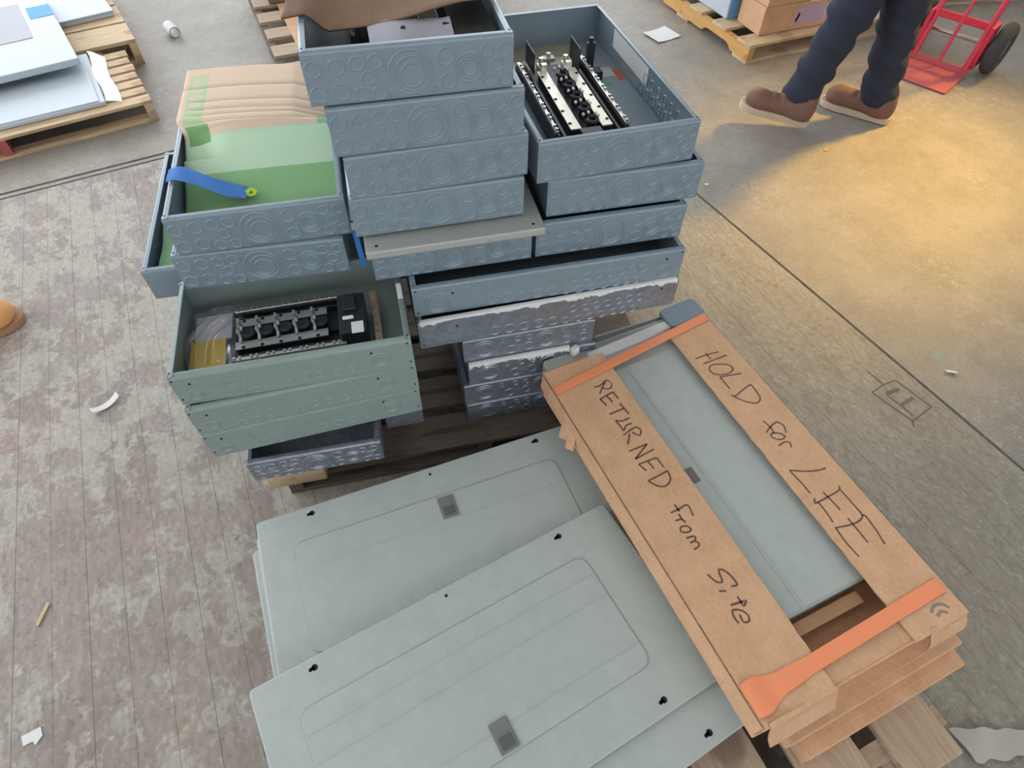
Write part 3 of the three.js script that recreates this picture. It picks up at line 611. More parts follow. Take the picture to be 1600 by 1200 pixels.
function cover(label, x, z, yaw, top, opt = {}) {      // x, z: centre
  const T = thing('panel_cover', label, 'panel cover', [x, top - .0125, z], -yaw, 'flat panel covers');
  part('face', COV, opt.mat ?? M.coverPaint, T);
  if (opt.plain) return T;
  part('door_gap', DOORGAP, M.doorGap, T).position.set(-.02, .0125, opt.dz ?? -.002);
  const d = part('door', DOOR, opt.mat ?? M.coverPaint, T); d.position.set(-.02, .0126, opt.dz ?? -.002);
  for (const y of opt.ridges ?? []) part('ridge', rbox(.655, .0016, .0022, .0006, 0, .0022, y), opt.mat ?? M.coverPaint, d);
  const [lx, lz] = opt.latch ?? [.03, .1];
  const la = part('latch', rbox(.04, .004, .058, .002, lx, .0036, lz), S({ color: C(118, 123, 121), roughness: .5 }), d, 'grey recessed latch plate');
  part('latch_tab', rbox(.026, .003, .022, .001, lx, .006, lz + .012), S({ color: C(90, 95, 95), roughness: .5 }), la);
  for (const [a, b] of opt.keys ?? [[-.296, -.198], [.287, -.198], [.287, .196], [-.296, .196]]) {
    part('keyhole', merge([cyl(.0065, .0065, .0006, a, .0127, b, 16), cyl(.0038, .0038, .0006, a - .009, .0127, b + .001, 12), box(.009, .0006, .006, a - .0045, .0127, b)]), M.hole, T);
  }
  for (const b of [-.2, .2]) part('screw_hole', cyl(.0035, .0035, .0006, 0, .0127, b, 12), M.hole, T);
  return T;
}
{
  const put = (label, tlx, tlz, yaw, top, o) => cover(label, tlx + .426 * Math.cos(yaw) - .22 * Math.sin(yaw), tlz + .426 * Math.sin(yaw) + .22 * Math.cos(yaw), yaw, top, o);
  // rear pile
  put('lowest flat grey cover of the rear pile, edge showing furthest left', -.302, -.79, .035, .1385, { plain: true });
  put('second lowest flat grey cover of the rear pile', -.284, -.815, .05, .152, { plain: true });
  put('flat grey cover just under the top of the rear pile', -.276, -.828, .058, .1655, { plain: true });
  put('flat grey panel cover on top of the rear pile, behind the overlapping one', -.272, -.838, .063, .179, { ridges: [-.06], latch: [.035, -.095] });
  // front pile
  put('flat grey cover under the overlapping front cover, keyhole showing by the carton', -.3, -.372, -.09, .1925, { plain: false, latch: [.03, .1] });
  put('nearest flat grey panel cover, lying over the rear pile', -.349, -.464, -.0805, .206, { ridges: [-.083, -.03, .085], latch: [.0, .098] });
}

// ---------------------------------------------------------------- taped carton of covers
const HOLD = [[[.884, -.748], [.923, -.747], [.954, -.743]], [[.919, -.753], [.92, -.73]], [[.893, -.726], [.931, -.725], [.966, -.725]], [[.934, -.706], [.909, -.713], [.897, -.705], [.897, -.688], [.915, -.676], [.939, -.673], [.953, -.68], [.952, -.694], [.934, -.706]], [[.963, -.659], [.906, -.672]], [[.906, -.672], [.906, -.63]], [[.897, -.613], [.902, -.607], [.94, -.616], [.963, -.62]], [[.963, -.62], [.962, -.598], [.957, -.575], [.944, -.567], [.929, -.572], [.912, -.588], [.901, -.606]], [[.92, -.518], [.924, -.494], [.921, -.477]], [[.905, -.487], [.928, -.497], [.949, -.5], [.956, -.485], [.948, -.467]], [[.917, -.48], [.91, -.475], [.913, -.464], [.929, -.456], [.939, -.461], [.933, -.472], [.917, -.48]], [[.908, -.445], [.928, -.447], [.938, -.442], [.932, -.429]], [[.968, -.352], [.946, -.355], [.921, -.364], [.887, -.382]], [[.887, -.382], [.89, -.348], [.891, -.316]], [[.963, -.304], [.958, -.297], [.919, -.293], [.891, -.292], [.884, -.293], [.891, -.303]], [[.958, -.297], [.959, -.259], [.957, -.226], [.942, -.22], [.923, -.22], [.882, -.229]], [[.919, -.307], [.922, -.278], [.923, -.257]], [[.892, -.293], [.891, -.265], [.888, -.241]], [[.957, -.226], [.962, -.227], [.96, -.189], [.953, -.156]], [[.924, -.235], [.924, -.208], [.923, -.174]], [[.884, -.227], [.881, -.198], [.883, -.158]]];
const RETURNED = [[[.598, -.775], [.612, -.773], [.637, -.781], [.643, -.767], [.633, -.756], [.62, -.759], [.615, -.766]], [[.63, -.778], [.618, -.768], [.599, -.751]], [[.592, -.736], [.632, -.743]], [[.632, -.743], [.634, -.719]], [[.612, -.738], [.616, -.716]], [[.592, -.736], [.597, -.713]], [[.63, -.706], [.634, -.669]], [[.632, -.688], [.59, -.687]], [[.629, -.658], [.605, -.658], [.595, -.665], [.597, -.646], [.597, -.632], [.61, -.642], [.626, -.642]], [[.59, -.621], [.63, -.628], [.635, -.616], [.625, -.605], [.613, -.62]], [[.606, -.619], [.586, -.594]], [[.579, -.577], [.628, -.577]], [[.628, -.577], [.581, -.553]], [[.581, -.553], [.635, -.558]], [[.581, -.538], [.628, -.536]], [[.628, -.536], [.629, -.507]], [[.604, -.537], [.607, -.513]], [[.581, -.538], [.588, -.516]], [[.577, -.492], [.632, -.496]], [[.632, -.496], [.626, -.475], [.606, -.465], [.592, -.471], [.578, -.491]], [[.58, -.405], [.601, -.405], [.624, -.406], [.621, -.379]], [[.599, -.419], [.599, -.4]], [[.579, -.385], [.593, -.382], [.597, -.372]], [[.594, -.396], [.594, -.381]], [[.599, -.354], [.594, -.352], [.587, -.352], [.58, -.355], [.576, -.36], [.58, -.367], [.588, -.367], [.595, -.364], [.599, -.354]], [[.577, -.342], [.596, -.338], [.593, -.331], [.579, -.329]], [[.59, -.328], [.595, -.322], [.591, -.316], [.578, -.314]], [[.572, -.258], [.58, -.237], [.59, -.233], [.596, -.251], [.6, -.257], [.61, -.247], [.615, -.228], [.614, -.215], [.601, -.218]], [[.573, -.22], [.586, -.214]], [[.577, -.187], [.606, -.183]], [[.6, -.196], [.6, -.175], [.612, -.183]], [[.57, -.152], [.569, -.166], [.574, -.177], [.59, -.17], [.596, -.156], [.591, -.147], [.58, -.15], [.582, -.165]]];
{
  // two plain cartons carry the written one
  for (const [lb, x0, x1, z0, z1, y0, y1] of [['lowest plain brown carton under the written carton, on the pallet', .6, 1.02, -.83, .098, .1255, .178], ['plain brown carton right under the written carton', .566, 1.01, -.84, .062, .179, .2315]]) {
    const T = thing('flat_carton', lb, 'carton', [(x0 + x1) / 2, y0, (z0 + z1) / 2]);
    const w = x1 - x0, l = z1 - z0, d = y1 - y0;
    part('body', metreUV(rbox(w, d, l, .004, 0, d / 2, 0)), M.kraft, T);
    part('flap', metreUV(rbox(w - .004, .003, l * .3, .001, 0, d + .0005, l * .33)), M.kraft, T);
  }
  const y0 = .2345, y1 = .32, ox = .75, oz = -.42, T = thing('flat_carton', 'open brown carton with handwriting and orange tape, holding a grey cover', 'carton', [ox, y0, oz]);
  const k = (x0, x1, a, b, z0, z1) => metreUV(rbox(x1 - x0, b - a, z1 - z0, Math.min(.0022, (b - a) / 2.2), (x0 + x1) / 2 - ox, (a + b) / 2 - y0, (z0 + z1) / 2 - oz));
  part('base', k(.502, .998, y0, y0 + .004, -.86, .018), M.kraft, T);
  part('side_panel', k(.5, .5045, y0, y1, -.86, .02), M.kraft, T);
  part('side_panel', k(.9955, 1.0, y0, y1, -.86, .02), M.kraft, T);
  part('end_panel', k(.504, .996, y0, y1 - .006, .0135, .018), M.kraft, T);
  // ragged inner flap edges
  const flap = (inner, sgn, zz0, zz1, outer) => { const p = []; const n = 40; for (let i = 0; i <= n; i++) { const z = zz0 + (zz1 - zz0) * i / n; p.push([inner(i / n) + .0016 * Math.sin(i * 2.1) * (rnd()), z]); } p.push([outer, zz1], [outer, zz0]); const g = prism(p.map(([a, b]) => [a - ox, b - oz]), y1 - y0 - .004, y1 - y0); return g; };
  const lf = part('top_flap', flap(t => .672 - .01 * t, 1, -.868, .02, .5), M.kraft, T);
  const rf = part('top_flap', flap(t => .866 - .006 * t, -1, -.862, .02, 1.0), M.kraft, T);
  const shift = s => s.map(st => smooth(st.map(([x, z]) => [x - ox, z - oz])));
  part('handwriting', ribbons(shift(RETURNED), .0042, y1 - y0, y1 - y0 + .0003), M.marker, lf, 'dark marker writing: RETURNED from site');
  part('handwriting', ribbons(shift(HOLD), .0038, y1 - y0, y1 - y0 + .0003), M.marker, rf, 'dark marker writing: HOLD for LEE');
  part('print_mark', ribbons(shift([[[.93, -.01], [.945, -.018], [.965, -.012], [.97, -.002]], [[.935, .0], [.95, -.004], [.96, .004]]]), .006, y1 - y0, y1 - y0 + .0003), S({ color: C(140, 132, 118), roughness: .8 }), rf, 'faint grey printed mark');
  part('flap_crease', k(.642, .6435, y1, y1 + .0006, -.8, .01), S({ color: C(222, 186, 148), roughness: .85 }), lf);
  part('flap_crease', k(.878, .8795, y1, y1 + .0006, -.86, -.6), S({ color: C(222, 186, 148), roughness: .85 }), rf);
  // front inner flap and the torn corner flaps
  part('front_flap', k(.6, .9, y1 - .012, y1 - .008, -.035, .018), M.kraft, T);
  part('inner_flap', k(.665, .86, y0 + .03, y0 + .034, -.112, -.085), M.kraft, T);
  const crumple = (x, z, w, l, ph) => sheet((u, v) => [x - ox + w * (u - .5) + .004 * Math.sin(v * 6 + ph), y1 - y0 - .004 + .006 * Math.sin(u * 4 + ph) - .05 * v * v, z - oz + l * v], 8, 8, .004);
  part('corner_flap', metreUV(crumple(.585, .012, .16, .03, 1)), M.kraft, T);
  part('corner_flap', metreUV(crumple(.95, .012, .1, .025, 2.4)), M.kraft, T);
  // torn left edge: frayed liner hanging over the side
  const fray = sheet((u, v) => { const n = nC(u * 90, v * 3 + .5); return [.5 - ox - .0015 - .007 * v * (n + .15), y1 - y0 - .006 - .06 * v * (.55 + .5 * n), -.865 - oz + .88 * u]; }, 120, 5, .0012);
  part('torn_edge', metreUV(fray), M.kraft, T, 'frayed torn liner along the left side');
  const tear = sheet((u, v) => [.499 - ox - .022 * v - .006 * Math.sin(u * 11) * v, y1 - y0 - .03 - .03 * v, -.74 - oz + .06 * u + .02 * v], 10, 5, .003);
  part('torn_scrap', metreUV(tear), M.kraft, T);
  // rear corner flap and packing inside
  part('rear_flap', metreUV(sheet((u, v) => [.5 - ox + .115 * u + .01 * v, y1 - y0 - .006 - .02 * v, -.868 - oz - .032 * v * (.7 + .3 * u)], 6, 4, .004)), M.kraft, T);
}
{ // the cover lying in the carton
  const T = thing('panel_cover', 'grey cover lying inside the taped carton, seen through its open top', 'panel cover', [.752, .2395, -.52], 0, 'flat panel covers');
  part('face', metreUV(coverGeo(.46, .80, .06)), M.coverPaint2, T);
  const d = part('door', metreUV(rbox(.26, .0016, .69, .0006, .03, .0608, .05)), M.coverPaint2, T);
  part('door_edge', rbox(.005, .005, .70, .0022, -.037, .0622, .05), M.coverPaint2, d);
  part('latch', rbox(.03, .004, .04, .001, -.07, .0618, .05), S({ color: C(112, 108, 108), roughness: .5 }), d, 'dark latch');
  part('seam', box(.42, .0008, .003, 0, .0608, .373), M.cabinetDark, T);
}
{ // pieces poking out of the far end of the carton
  const T = thing('panel_cover', 'grey cover edge sticking out of the far end of the taped carton', 'panel cover', [.815, .2395, -.902], -.05, 'flat panel covers');
  part('face', metreUV(rbox(.25, .058, .064, .004, 0, .03, 0)), S({ color: C(140, 140, 138), roughness: .5 }), T);
  part('folded_lip', rbox(.25, .004, .005, .0015, 0, .06, -.031), M.galvPlate, T);
  solo('packing_strip', rbox(.26, .012, .028, .003, 0, .006, 0), M.paper, 'white paper packing strip at the far end of the taped carton', 'packing', [.77, .3005, -.882], .06);
  solo('panel_cover', metreUV(coverGeo(.12, .075, .012, .02)), M.bluePaint, 'rounded blue-grey cover corner at the far right end of the taped carton', 'panel cover', [.95, .3085, -.905], .04, 'flat panel covers');
  solo('paper_wad', rbox(.022, .03, .018, .005, 0, .015, 0), M.paper, 'small white wad of paper at the far left corner of the taped carton', 'paper', [.612, .3, -.905], .3);
}
// orange tape bands
{
  const y = .3206;
  const band = (x0, z0, x1, z1, w, wr) => sheet((u, v) => { const x = x0 + (x1 - x0) * u, z = z0 + (z1 - z0) * u, q = w * (v - .5) * (1 + wr * step(.3, 0, u) * (1 + Math.sin(u * 30) * .4)), on = x < .668 || x > .862; const dn = x < .502 || x > .999 ? .03 : 0; return [x, y + .0012 + (on ? 0 : .001) + wr * .003 * Math.sin(u * 40) * step(.25, 0, u), z + q]; }, 60, 4, .0007);
  solo('tape_band', band(.502, -.802, 1.0, -.862, .026, 0), M.orangeTape, 'orange tape band across the far end of the written carton', 'tape');
  solo('tape_band', band(.5, -.03, .99, -.044, .03, .9), M.orangeTape, 'wrinkled orange tape band across the near end of the written carton', 'tape');
}

// ---------------------------------------------------------------- background left: pallets with grey cabinet panels
const corner = (x, z, yaw, w, l) => [x - Math.cos(yaw) * w / 2 + Math.sin(yaw) * l / 2, z - Math.sin(yaw) * w / 2 - Math.cos(yaw) * l / 2];   // centre from the right front corner
{
  const a = corner(-.325, -3.179, -.13, 1.24, .57), b = corner(-.335, -3.785, -.13, 1.22, .95);
  pallet('pale slatted pallet at top left under the grey cabinet panels', 'background pallets', a[0], a[1], -.13, { w: 1.24, l: .57, h: .095, n: 7, bw: .066, mat: M.wood, block: M.redBlock, t: .014 });
  pallet('wide-boarded pallet at the upper left, behind the slatted one', 'background pallets', b[0], b[1], -.13, { w: 1.22, l: .95, h: .12, n: 4, bw: .225, mat: M.wood, t: .018 });
  const c1 = corner(-.507, -3.205, -.11, 1.05, .53), c2 = corner(-.574, -3.516, -.17, 1.25, .8), c3 = corner(-.41, -4.105, -.2, .8, .6);
  const T = thing('cabinet_panel', 'large flat grey cabinet lying on the slatted pallet, plastic film on its edge', 'cabinet', [c1[0], .0955, c1[1]], .11);
  part('body', metreUV(rbox(1.05, .018, .53, .005, 0, .009, 0)), M.cabinet, T);
  part('door', metreUV(rbox(1.02, .006, .34, .002, -.008, .02, .085)), M.cabinet, T);
  part('film', sheet((u, v) => [.527 + .06 * v + .006 * Math.sin(u * 9), .022 - .018 * v + .002 * Math.sin(u * 14 + v * 3), .27 - .54 * u], 24, 5, .0003), M.film, T, 'clear plastic film');
  const T2 = thing('cabinet_panel', 'grey cabinet door with a dark window, raised on the flat cabinet at top left', 'cabinet', [c2[0], .1535, c2[1]], .17);
  part('panel', metreUV(rbox(1.25, .03, .8, .005, 0, .015, 0)), M.cabinet, T2);
  part('window_pane', rbox(.8, .004, .46, .002, .09, .0305, -.16), M.cabinetDark, T2, 'dark grey window');
  solo('tape_strip', box(.11, .0012, .15), M.blueTapePale, 'square of pale blue tape on the grey cabinet door', 'tape', [-.735, .1848, -4.13], .17);
  const T3 = thing('cabinet_panel', 'pale grey cabinet on the rear left pallet, corner facing the aisle', 'cabinet', [c3[0], .1205, c3[1]], .2);
  part('body', metreUV(rbox(.8, .022, .6, .004, 0, .011, 0)), M.cabinet, T3);
  part('lid', metreUV(rbox(.81, .008, .61, .003, 0, .026, 0)), M.cabinet, T3);
}
// ---------------------------------------------------------------- background centre: pallet behind the tall stack
pallet('rough brown pallet with notched sides directly behind the tall centre stack', 'background pallets', .9, -3.72, .02, { w: 1.25, l: 1.15, h: .1, n: 6, bw: .12, mat: M.woodGrey, side: M.woodDark, notch: true });
solo('cardboard_sheet', metreUV(box(1.0, .004, .72)), M.kraft, 'flat tan cardboard sheet on the pallet behind the tall stack', 'cardboard', [.9, .1025, -3.6], -.02);
{
  const mkc = (label, x, y, z, w, h, l, mat) => { const T = thing('carton', label, 'carton', [x, y, z], -.02); part('body', metreUV(rbox(w, h, l, .005, 0, h / 2, 0)), mat, T); part('tape_seam', box(.05, .0006, l * .98, 0, h + .0004, 0), M.kraftCore, T); part('lid_flap', metreUV(box(w * .49, .002, l * .98, -w * .25, h + .001, 0)), mat, T); };
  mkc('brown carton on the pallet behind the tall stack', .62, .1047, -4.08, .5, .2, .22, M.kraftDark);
  mkc('grey carton on the right of the pallet behind the tall stack', 1.22, .1047, -4.05, .45, .12, .3, S({ color: C(128, 112, 128), roughness: .8 }));
}
// ---------------------------------------------------------------- background right: pallet with cartons
pallet('yellow new wooden pallet at the upper right under two brown cartons', 'background pallets', 3.17, -3.12, .02, { w: 1.26, l: 1.22, h: .095, n: 6, bw: .12, mat: M.wood, side: M.woodYellow, notch: true });
{
  const mkc = (label, x, y, z, w, h, l, lab) => {
    const T = thing('carton', label, 'carton', [x, y, z], -.06);
    part('body', metreUV(rbox(w, h, l, .005, 0, h / 2, 0)), M.kraft, T); part('tape_seam', box(w, .0006, .05, 0, h + .0004, 0), M.kraftCore, T);
    if (lab) { const q = part('label', box(.2, .085, .0008, .02, h * .52, l / 2 + .0003), M.paperPink, T, 'pale pink shipping label'); part('label_bars', merge([0, 1, 2].map(i => box(.012, .02, .0004, -.07 + i * .004, h * .52 - .02 + i * .012, l / 2 + .0009))), M.hole, q); part('label_stripe', box(.004, .085, .0004, .108, h * .52, l / 2 + .0009), M.paper, q); }
    return T;
  };
  mkc('lower brown carton with a pink label on the yellow pallet', 2.93, .0957, -2.68, .58, .135, .2, true);
  const u = mkc('upper brown carton stacked on the labelled one', 2.93, .2314, -2.68, .57, .15, .2, false);
  part('label', box(.07, .05, .0008, .02, .02, .1003), M.paper, u, 'white paper label');
  const T = thing('cabinet_panel', 'light grey metal cabinet on the yellow pallet, behind the cartons', 'cabinet', [2.98, .0957, -3.1], -.02);
  part('body', metreUV(rbox(.75, .3, .55, .008, 0, .15, 0)), M.cabinet, T); part('lid', metreUV(rbox(.76, .012, .56, .004, 0, .306, 0)), M.cabinet, T);
  solo('tape_strip', box(.04, .3, .0012), M.blueTapePale, 'vertical blue tape on the grey cabinet beside the cartons', 'tape', [2.63, .247, -2.823], -.02);
}
pallet('small worn pallet at the far upper right, beyond the hand truck', 'background pallets', 4.55, -2.95, .25, { w: 1.0, l: .8, h: .1, n: 5, bw: .11, mat: M.woodGrey });
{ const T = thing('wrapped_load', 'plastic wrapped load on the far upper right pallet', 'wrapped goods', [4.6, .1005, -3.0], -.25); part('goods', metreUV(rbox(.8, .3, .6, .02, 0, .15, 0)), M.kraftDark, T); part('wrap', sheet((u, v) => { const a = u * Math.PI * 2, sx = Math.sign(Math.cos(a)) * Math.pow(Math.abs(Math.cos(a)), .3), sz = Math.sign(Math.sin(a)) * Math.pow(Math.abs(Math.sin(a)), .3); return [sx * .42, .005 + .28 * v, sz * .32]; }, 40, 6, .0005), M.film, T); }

// ---------------------------------------------------------------- hand truck
{
  const T = thing('hand_truck', 'red steel hand truck with black wheels standing behind the walking person', 'hand truck', [3.45, 0, -2.1], -1.21);
  part('toe_plate', metreUV(merge([rbox(.3, .006, .27, .002, 0, .006, .135), box(.3, .03, .006, 0, .02, 0)])), M.redWorn, T, 'scuffed red toe plate');
  const lean = -.22;
  for (const s of [-1, 1]) {
    part('rail', merge([bar([s * .13, .02, 0], [s * .13, 1.1, lean * 1.1], .014)]), M.red, T);
    part('axle_bracket', merge([rbox(.02, .2, .11, .004, s * .15, .13, -.07)]), M.red, T);
    const w = part('wheel', new THREE.TorusGeometry(.085, .036, 12, 28).rotateY(Math.PI / 2).translate(s * .205, .122, -.12), M.rubber, T);
    part('hub', cyl(.05, .05, .05, 0, 0, 0, 20).rotateZ(Math.PI / 2).translate(s * .205, .122, -.12), M.steel, w);
  }
  part('axle', bar([-.2, .122, -.12], [.2, .122, -.12], .01), M.steel, T);
  for (const y of [.22, .45, .75]) part('crossbar', merge([rbox(.29, .035, .016, .004, 0, y, lean * y)]), M.red, T);
  part('centre_strut', bar([0, .03, 0], [0, .46, lean * .46], .008), M.red, T);
  part('handle', merge([bar([-.13, 1.1, lean * 1.1], [-.09, 1.22, lean * 1.25], .014), bar([.13, 1.1, lean * 1.1], [.09, 1.22, lean * 1.25], .014), bar([-.09, 1.22, lean * 1.25], [.09, 1.22, lean * 1.25], .016)]), M.red, T);
}

// ---------------------------------------------------------------- walking person
{
  const T = thing('person', 'person in dark trousers and brown work boots striding past the hand truck', 'person', [2.55, 0, -1.9]);
  const O = [2.55, 0, -1.9], J = (x, y, z) => [x - O[0], y, z - O[2]];
  const aB = J(2.735, .12, -1.86), kB = J(2.69, .5, -1.9), hB = J(2.66, .92, -1.83), aF = J(2.33, .13, -1.95), kF = J(2.47, .5, -1.955), hF = J(2.62, .92, -2.02), pel = J(2.64, .98, -1.92), ch = J(2.6, 1.3, -1.93), nk = J(2.58, 1.5, -1.94), hd = J(2.56, 1.64, -1.95);
  const sL = J(2.62, 1.42, -1.75), sR = J(2.58, 1.42, -2.12), eL = J(2.45, 1.16, -1.7), eR = J(2.72, 1.17, -2.18), wL = J(2.3, 1.02, -1.76), wR = J(2.7, .93, -2.16);
  const legs = (x, y, z) => {
    const fold = .006 * Math.sin(y * 55 + x * 18) + .004 * Math.sin(y * 97 + z * 31);
    let d = smin(cone(x, y, z, aB, kB, .078, .083), cone(x, y, z, kB, hB, .083, .11), .05), e = smin(cone(x, y, z, aF, kF, .075, .083), cone(x, y, z, kF, hF, .083, .11), .05);
    d = smin(d, e, .03); d = smin(d, cone(x, y, z, hB, hF, .12, .12), .06); d = smin(d, cone(x, y, z, pel, J(2.63, 1.04, -1.92), .15, .14), .05);
    return Math.max(d + fold * step(1, .6, y), .075 - y, y - 1.08);
  };
  part('trousers', nets(legs, [-.45, .03, -.4], [.45, 1.14, .4], .0125), M.denim, T);
  const arm = (x, y, z, s, e, w) => smin(cone(x, y, z, s, e, .062, .05), cone(x, y, z, e, w, .05, .04), .03);
  const torso = (x, y, z) => { let d = smin(cone(x, y, z, pel, ch, .15, .165), cone(x, y, z, sL, sR, .08, .08), .09); d = smin(d, cone(x, y, z, ch, nk, .13, .065), .06); d = smin(d, arm(x, y, z, sL, eL, wL), .05); d = smin(d, arm(x, y, z, sR, eR, wR), .05); return Math.max(d, .98 - y > 0 && Math.hypot(x - pel[0], z - pel[2]) < .2 ? .98 - y : -1, y - 1.5); };
  part('shirt', nets(torso, [-.5, .85, -.5], [.5, 1.56, .5], .0145), M.shirt, T);
  const head = (x, y, z) => {
    let d = Math.hypot((x - hd[0]) / 1.05, (y - hd[1]) / 1.2, (z - hd[2]) / .88) - .088; d = smin(d, cone(x, y, z, nk, [hd[0] + .01, hd[1] - .03, hd[2]], .058, .055), .03);
    d = smin(d, cone(x, y, z, [hd[0] - .06, hd[1] - .07, hd[2]], [hd[0] - .03, hd[1] - .06, hd[2]], .035, .05), .03); d = smin(d, cone(x, y, z, [hd[0] - .095, hd[1] + .005, hd[2]], [hd[0] - .105, hd[1] - .025, hd[2]], .009, .014), .015);
    for (const s of [-1, 1]) { d = smin(d, Math.hypot((x - hd[0]) / .7, (y - hd[1] - .0) / 1.2, (z - hd[2] - s * .082) / .4) - .026, .01); d = Math.max(d, .012 - Math.hypot(x - hd[0] + .098, y - hd[1] - .012, z - hd[2] - s * .032)); }
    return d;
  };
  part('head', nets(head, [hd[0] - .16, 1.44, hd[2] - .14], [hd[0] + .14, 1.8, hd[2] + .14], .0055), M.skin, T);
  const hair = (x, y, z) => Math.max(Math.hypot((x - hd[0]) / 1.08, (y - hd[1]) / 1.22, (z - hd[2]) / .92) - .094, hd[1] + .03 - y - (x - hd[0]) * .9);
  part('hair', nets(hair, [hd[0] - .15, 1.5, hd[2] - .14], [hd[0] + .15, 1.82, hd[2] + .14], .006), M.hair, T);
  for (const [w, s] of [[wL, 1], [wR, -1]]) {
    const P = (a, b, c) => [w[0] + a, w[1] - b, w[2] + c * s];
    const hand = (x, y, z) => {
      let d = cone(x, y, z, P(0, 0, 0), P(-.01, .06, 0), .028, .03); d = smin(d, cone(x, y, z, P(-.03, .05, 0), P(.02, .055, 0), .018, .018), .012);
      [[-.032, .078], [-.014, .088], [.004, .084], [.02, .068]].forEach(([o, L], i) => { const a = P(o, .065, 0), m = P(o - .004, .065 + L * .5, -.012), t = P(o - .006, .06 + L * .9, -.035); d = smin(d, smin(cone(x, y, z, a, m, .0095, .009), cone(x, y, z, m, t, .009, .0075), .004), .004); });
      return smin(d, smin(cone(x, y, z, P(-.03, .025, -.005), P(-.045, .055, -.02), .011, .01), cone(x, y, z, P(-.045, .055, -.02), P(-.04, .085, -.032), .01, .008), .004), .008);
    };
    part('hand', nets(hand, [w[0] - .08, w[1] - .18, w[2] - .07], [w[0] + .07, w[1] + .05, w[2] + .07], .0042), M.skin, T);
  }
  const boot = (toe, heel, lift, pitch) => {
    const B = new THREE.Group(); B.name = 'boot'; T.add(B); B.position.set(heel[0] - O[0], lift, heel[1] - O[2]); B.rotation.order = 'YXZ'; B.rotation.y = Math.atan2(toe[0] - heel[0], toe[1] - heel[1]); B.rotation.x = pitch;
    const up = (x, y, z) => { let d = smin(cone(x, y, z, [0, .06, .05], [0, .05, .24], .052, .044), cone(x, y, z, [0, .05, .05], [0, .12, .055], .05, .054), .05); d = smin(d, Math.hypot(x / 1.05, (y - .055) / .9, (z - .25) / 1.1) - .046, .03); d += .0025 * Math.sin(z * 160) * step(.1, .14, z) * step(.23, .19, z) * step(.06, .1, y); return Math.max(d, .028 - y, y - .135); };
    part('upper', nets(up, [-.08, .01, -.03], [.08, .2, .33], .007), M.boot, B);
    const s = new THREE.Shape(); s.moveTo(-.04, .0); s.bezierCurveTo(-.048, .1, -.044, .16, -.054, .22); s.bezierCurveTo(-.055, .3, -.03, .31, 0, .312); s.bezierCurveTo(.035, .31, .056, .29, .054, .22); s.bezierCurveTo(.046, .16, .048, .1, .04, 0); s.bezierCurveTo(.03, -.015, -.03, -.015, -.04, 0);
    const g = new THREE.ExtrudeGeometry(s, { depth: .022, bevelEnabled: true, bevelSize: .003, bevelThickness: .003, bevelSegments: 2, curveSegments: 8 }); g.rotateX(Math.PI / 2); g.translate(0, .028, 0);
    part('sole', g, M.sole, B, 'pale rubber sole');
  };
  boot([2.64, -2.04], [2.785, -1.79], .001, 0); boot([2.19, -2.02], [2.37, -1.9], .03, -.18);
}
// shoe at the left edge
{
  const T = thing('work_shoe', 'orange tan rounded shoe toe at the left edge of the floor', 'shoe', [-1.17, 0, -2.03], Math.PI / 2);
  const up = (x, y, z) => { let d = smin(cone(x, y, z, [0, .06, .05], [0, .05, .22], .052, .046), cone(x, y, z, [0, .06, .05], [0, .14, .05], .052, .05), .05); d = smin(d, Math.hypot(x / 1.2, (y - .05) / .9, (z - .225) / 1.15) - .05, .03); return Math.max(d, .022 - y, y - .12); };
  part('upper', nets(up, [-.09, .01, -.03], [.09, .15, .32], .007), M.tanShoe, T);
  const sg = new THREE.Shape(); sg.absellipse(0, .22, .064, .078, 0, Math.PI, false); sg.lineTo(-.05, .05); sg.absellipse(0, .03, .05, .04, Math.PI, 2 * Math.PI, false);
  const g = new THREE.ExtrudeGeometry(sg, { depth: .02, bevelEnabled: false, curveSegments: 14 }); g.rotateX(Math.PI / 2); g.translate(0, .0235, 0); part('opening', new THREE.CylinderGeometry(.046, .046, .002, 20).translate(0, .1205, .05), M.hole, T, 'dark shoe opening');
  part('sole', g, S({ color: C(176, 132, 104), roughness: .8 }), T);
}

// ---------------------------------------------------------------- small things on the floor
solo('paper_sheet', sheet((u, v) => [.16 * (u - .5), .002 + .006 * (u - .5) ** 2 * 4, .14 * (v - .5)], 8, 4, .0006), M.paper, 'white rectangular sheet of paper on the floor near the yellow pallet', 'paper', [2.31, .001, -2.99], .12);
{ const T = thing('paper_roll', 'small pale cardboard tube lying on the floor near the slatted pallet', 'paper roll', [-.165, .031, -4.06], .3); part('tube', new THREE.LatheGeometry([[.024, -.04], [.03, -.04], [.03, .04], [.024, .04], [.024, -.04]].map(p => new THREE.Vector2(...p)), 24).rotateX(Math.PI / 2 + .1), M.paper, T); }
solo('tape_scrap', sheet((u, v) => [.085 * (u - .5), .002 + .012 * (u - .5) ** 2 * 4, .022 * (v - .5) - .02 * (u - .5) ** 2], 10, 2, .0006), M.paper, 'curled white strip lying on the bare floor left of the boxes', 'scrap', [-.644, .001, -1.524], .45);
solo('paper_scrap', prism([[-.02, -.012], [.018, -.016], [.022, .004], [.008, .018], [.002, .008], [-.016, .01]], .0005, .0025), M.paper, 'small torn white scrap near the bottom left corner', 'scrap', [-.846, 0, -.634]);
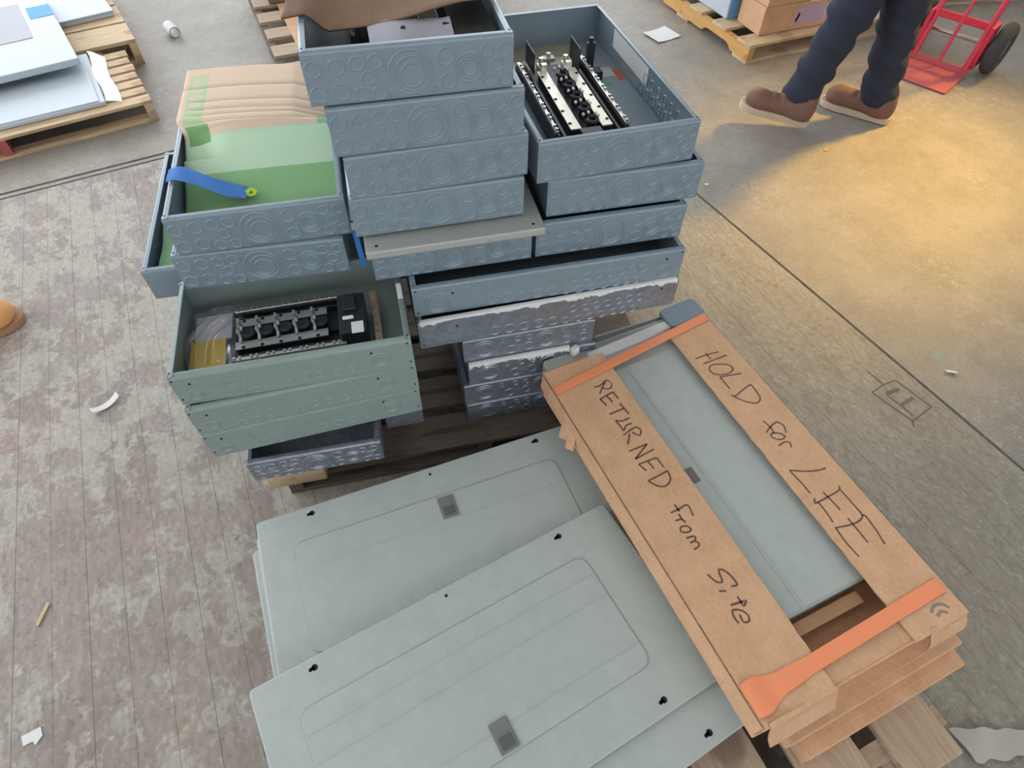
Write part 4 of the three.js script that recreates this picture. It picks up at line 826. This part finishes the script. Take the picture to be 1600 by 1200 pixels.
solo('plastic_scrap', sheet((u, v) => [.2 * u, .003 + .012 * Math.sin(u * 5 + v * 2) ** 2 + .006 * v, .07 * (v - .5) * (1 - .3 * u) + .004 * Math.sin(u * 23) * (v > .5 ? 1 : -.6) + .06 * u], 40, 6, .0006), S({ color: C(186, 182, 170), roughness: .6 }), 'torn pale plastic sheet on the floor in the bottom right corner', 'scrap', [.995, .001, .225], -.1);
solo('wood_splinter', prism([[-.004, -.028], [.004, -.026], [.005, .03], [-.003, .024]], .0005, .004), M.wood, 'thin pale wood splinter on the floor at lower left', 'scrap', [-.823, 0, -.916], -.5);
solo('paper_scrap', sheet((u, v) => [.034 * (u - .5), .002 + .008 * v, .016 * (v - .5)], 5, 3, .0006), M.paper, 'folded white scrap by the seam, next to the green smudge', 'scrap', [1.832, .001, -.551], -.6);
solo('wood_chip', prism([[-.012, -.006], [.014, -.008], [.01, .007], [-.01, .005]], .0005, .004), M.woodYellow, 'yellow wood chip on the floor below the swinging boot', 'scrap', [2.36, 0, -1.72], .3);
solo('wood_chip', prism([[-.01, -.008], [.012, -.004], [.004, .009]], .0005, .005), M.paper, 'tiny pale chip on the floor right of the right stack', 'scrap', [1.71, 0, -1.72]);
solo('dry_smudge', prism(roundedPoly(.05, .035, .014).map(([x, z], i) => [x * (1 + .25 * Math.sin(i * 2.3)), z * (1 + .3 * Math.sin(i * 1.7))]), .0002, .0007), S({ color: C(150, 160, 146), roughness: .9 }), 'dull green smudge on the concrete beside the seam', 'stain', [1.855, 0, -.622]);
solo('floor_marking', mergeMark(), S({ color: C(112, 106, 94), roughness: .9 }), 'dark line drawing of a box with letters on the floor beside the seam', 'floor marking');
function mergeMark() {
  const a = ribbons([[[1.591, -.668], [1.592, -.658], [1.599, -.607]], [[1.541, -.596], [1.604, -.605], [1.646, -.603]], [[1.646, -.603], [1.669, -.477]], [[1.669, -.477], [1.574, -.461]], [[1.574, -.461], [1.541, -.596]], [[1.577, -.568], [1.585, -.523], [1.591, -.477]], [[1.574, -.461], [1.56, -.443]]], .0045, .0003, .0008);
  const b = ribbons([[[1.579, -.574], [1.629, -.571]], [[1.59, -.521], [1.644, -.527]]], .011, .0003, .0009);
  return merge([a, b]);
}

renderer.render(scene, camera);
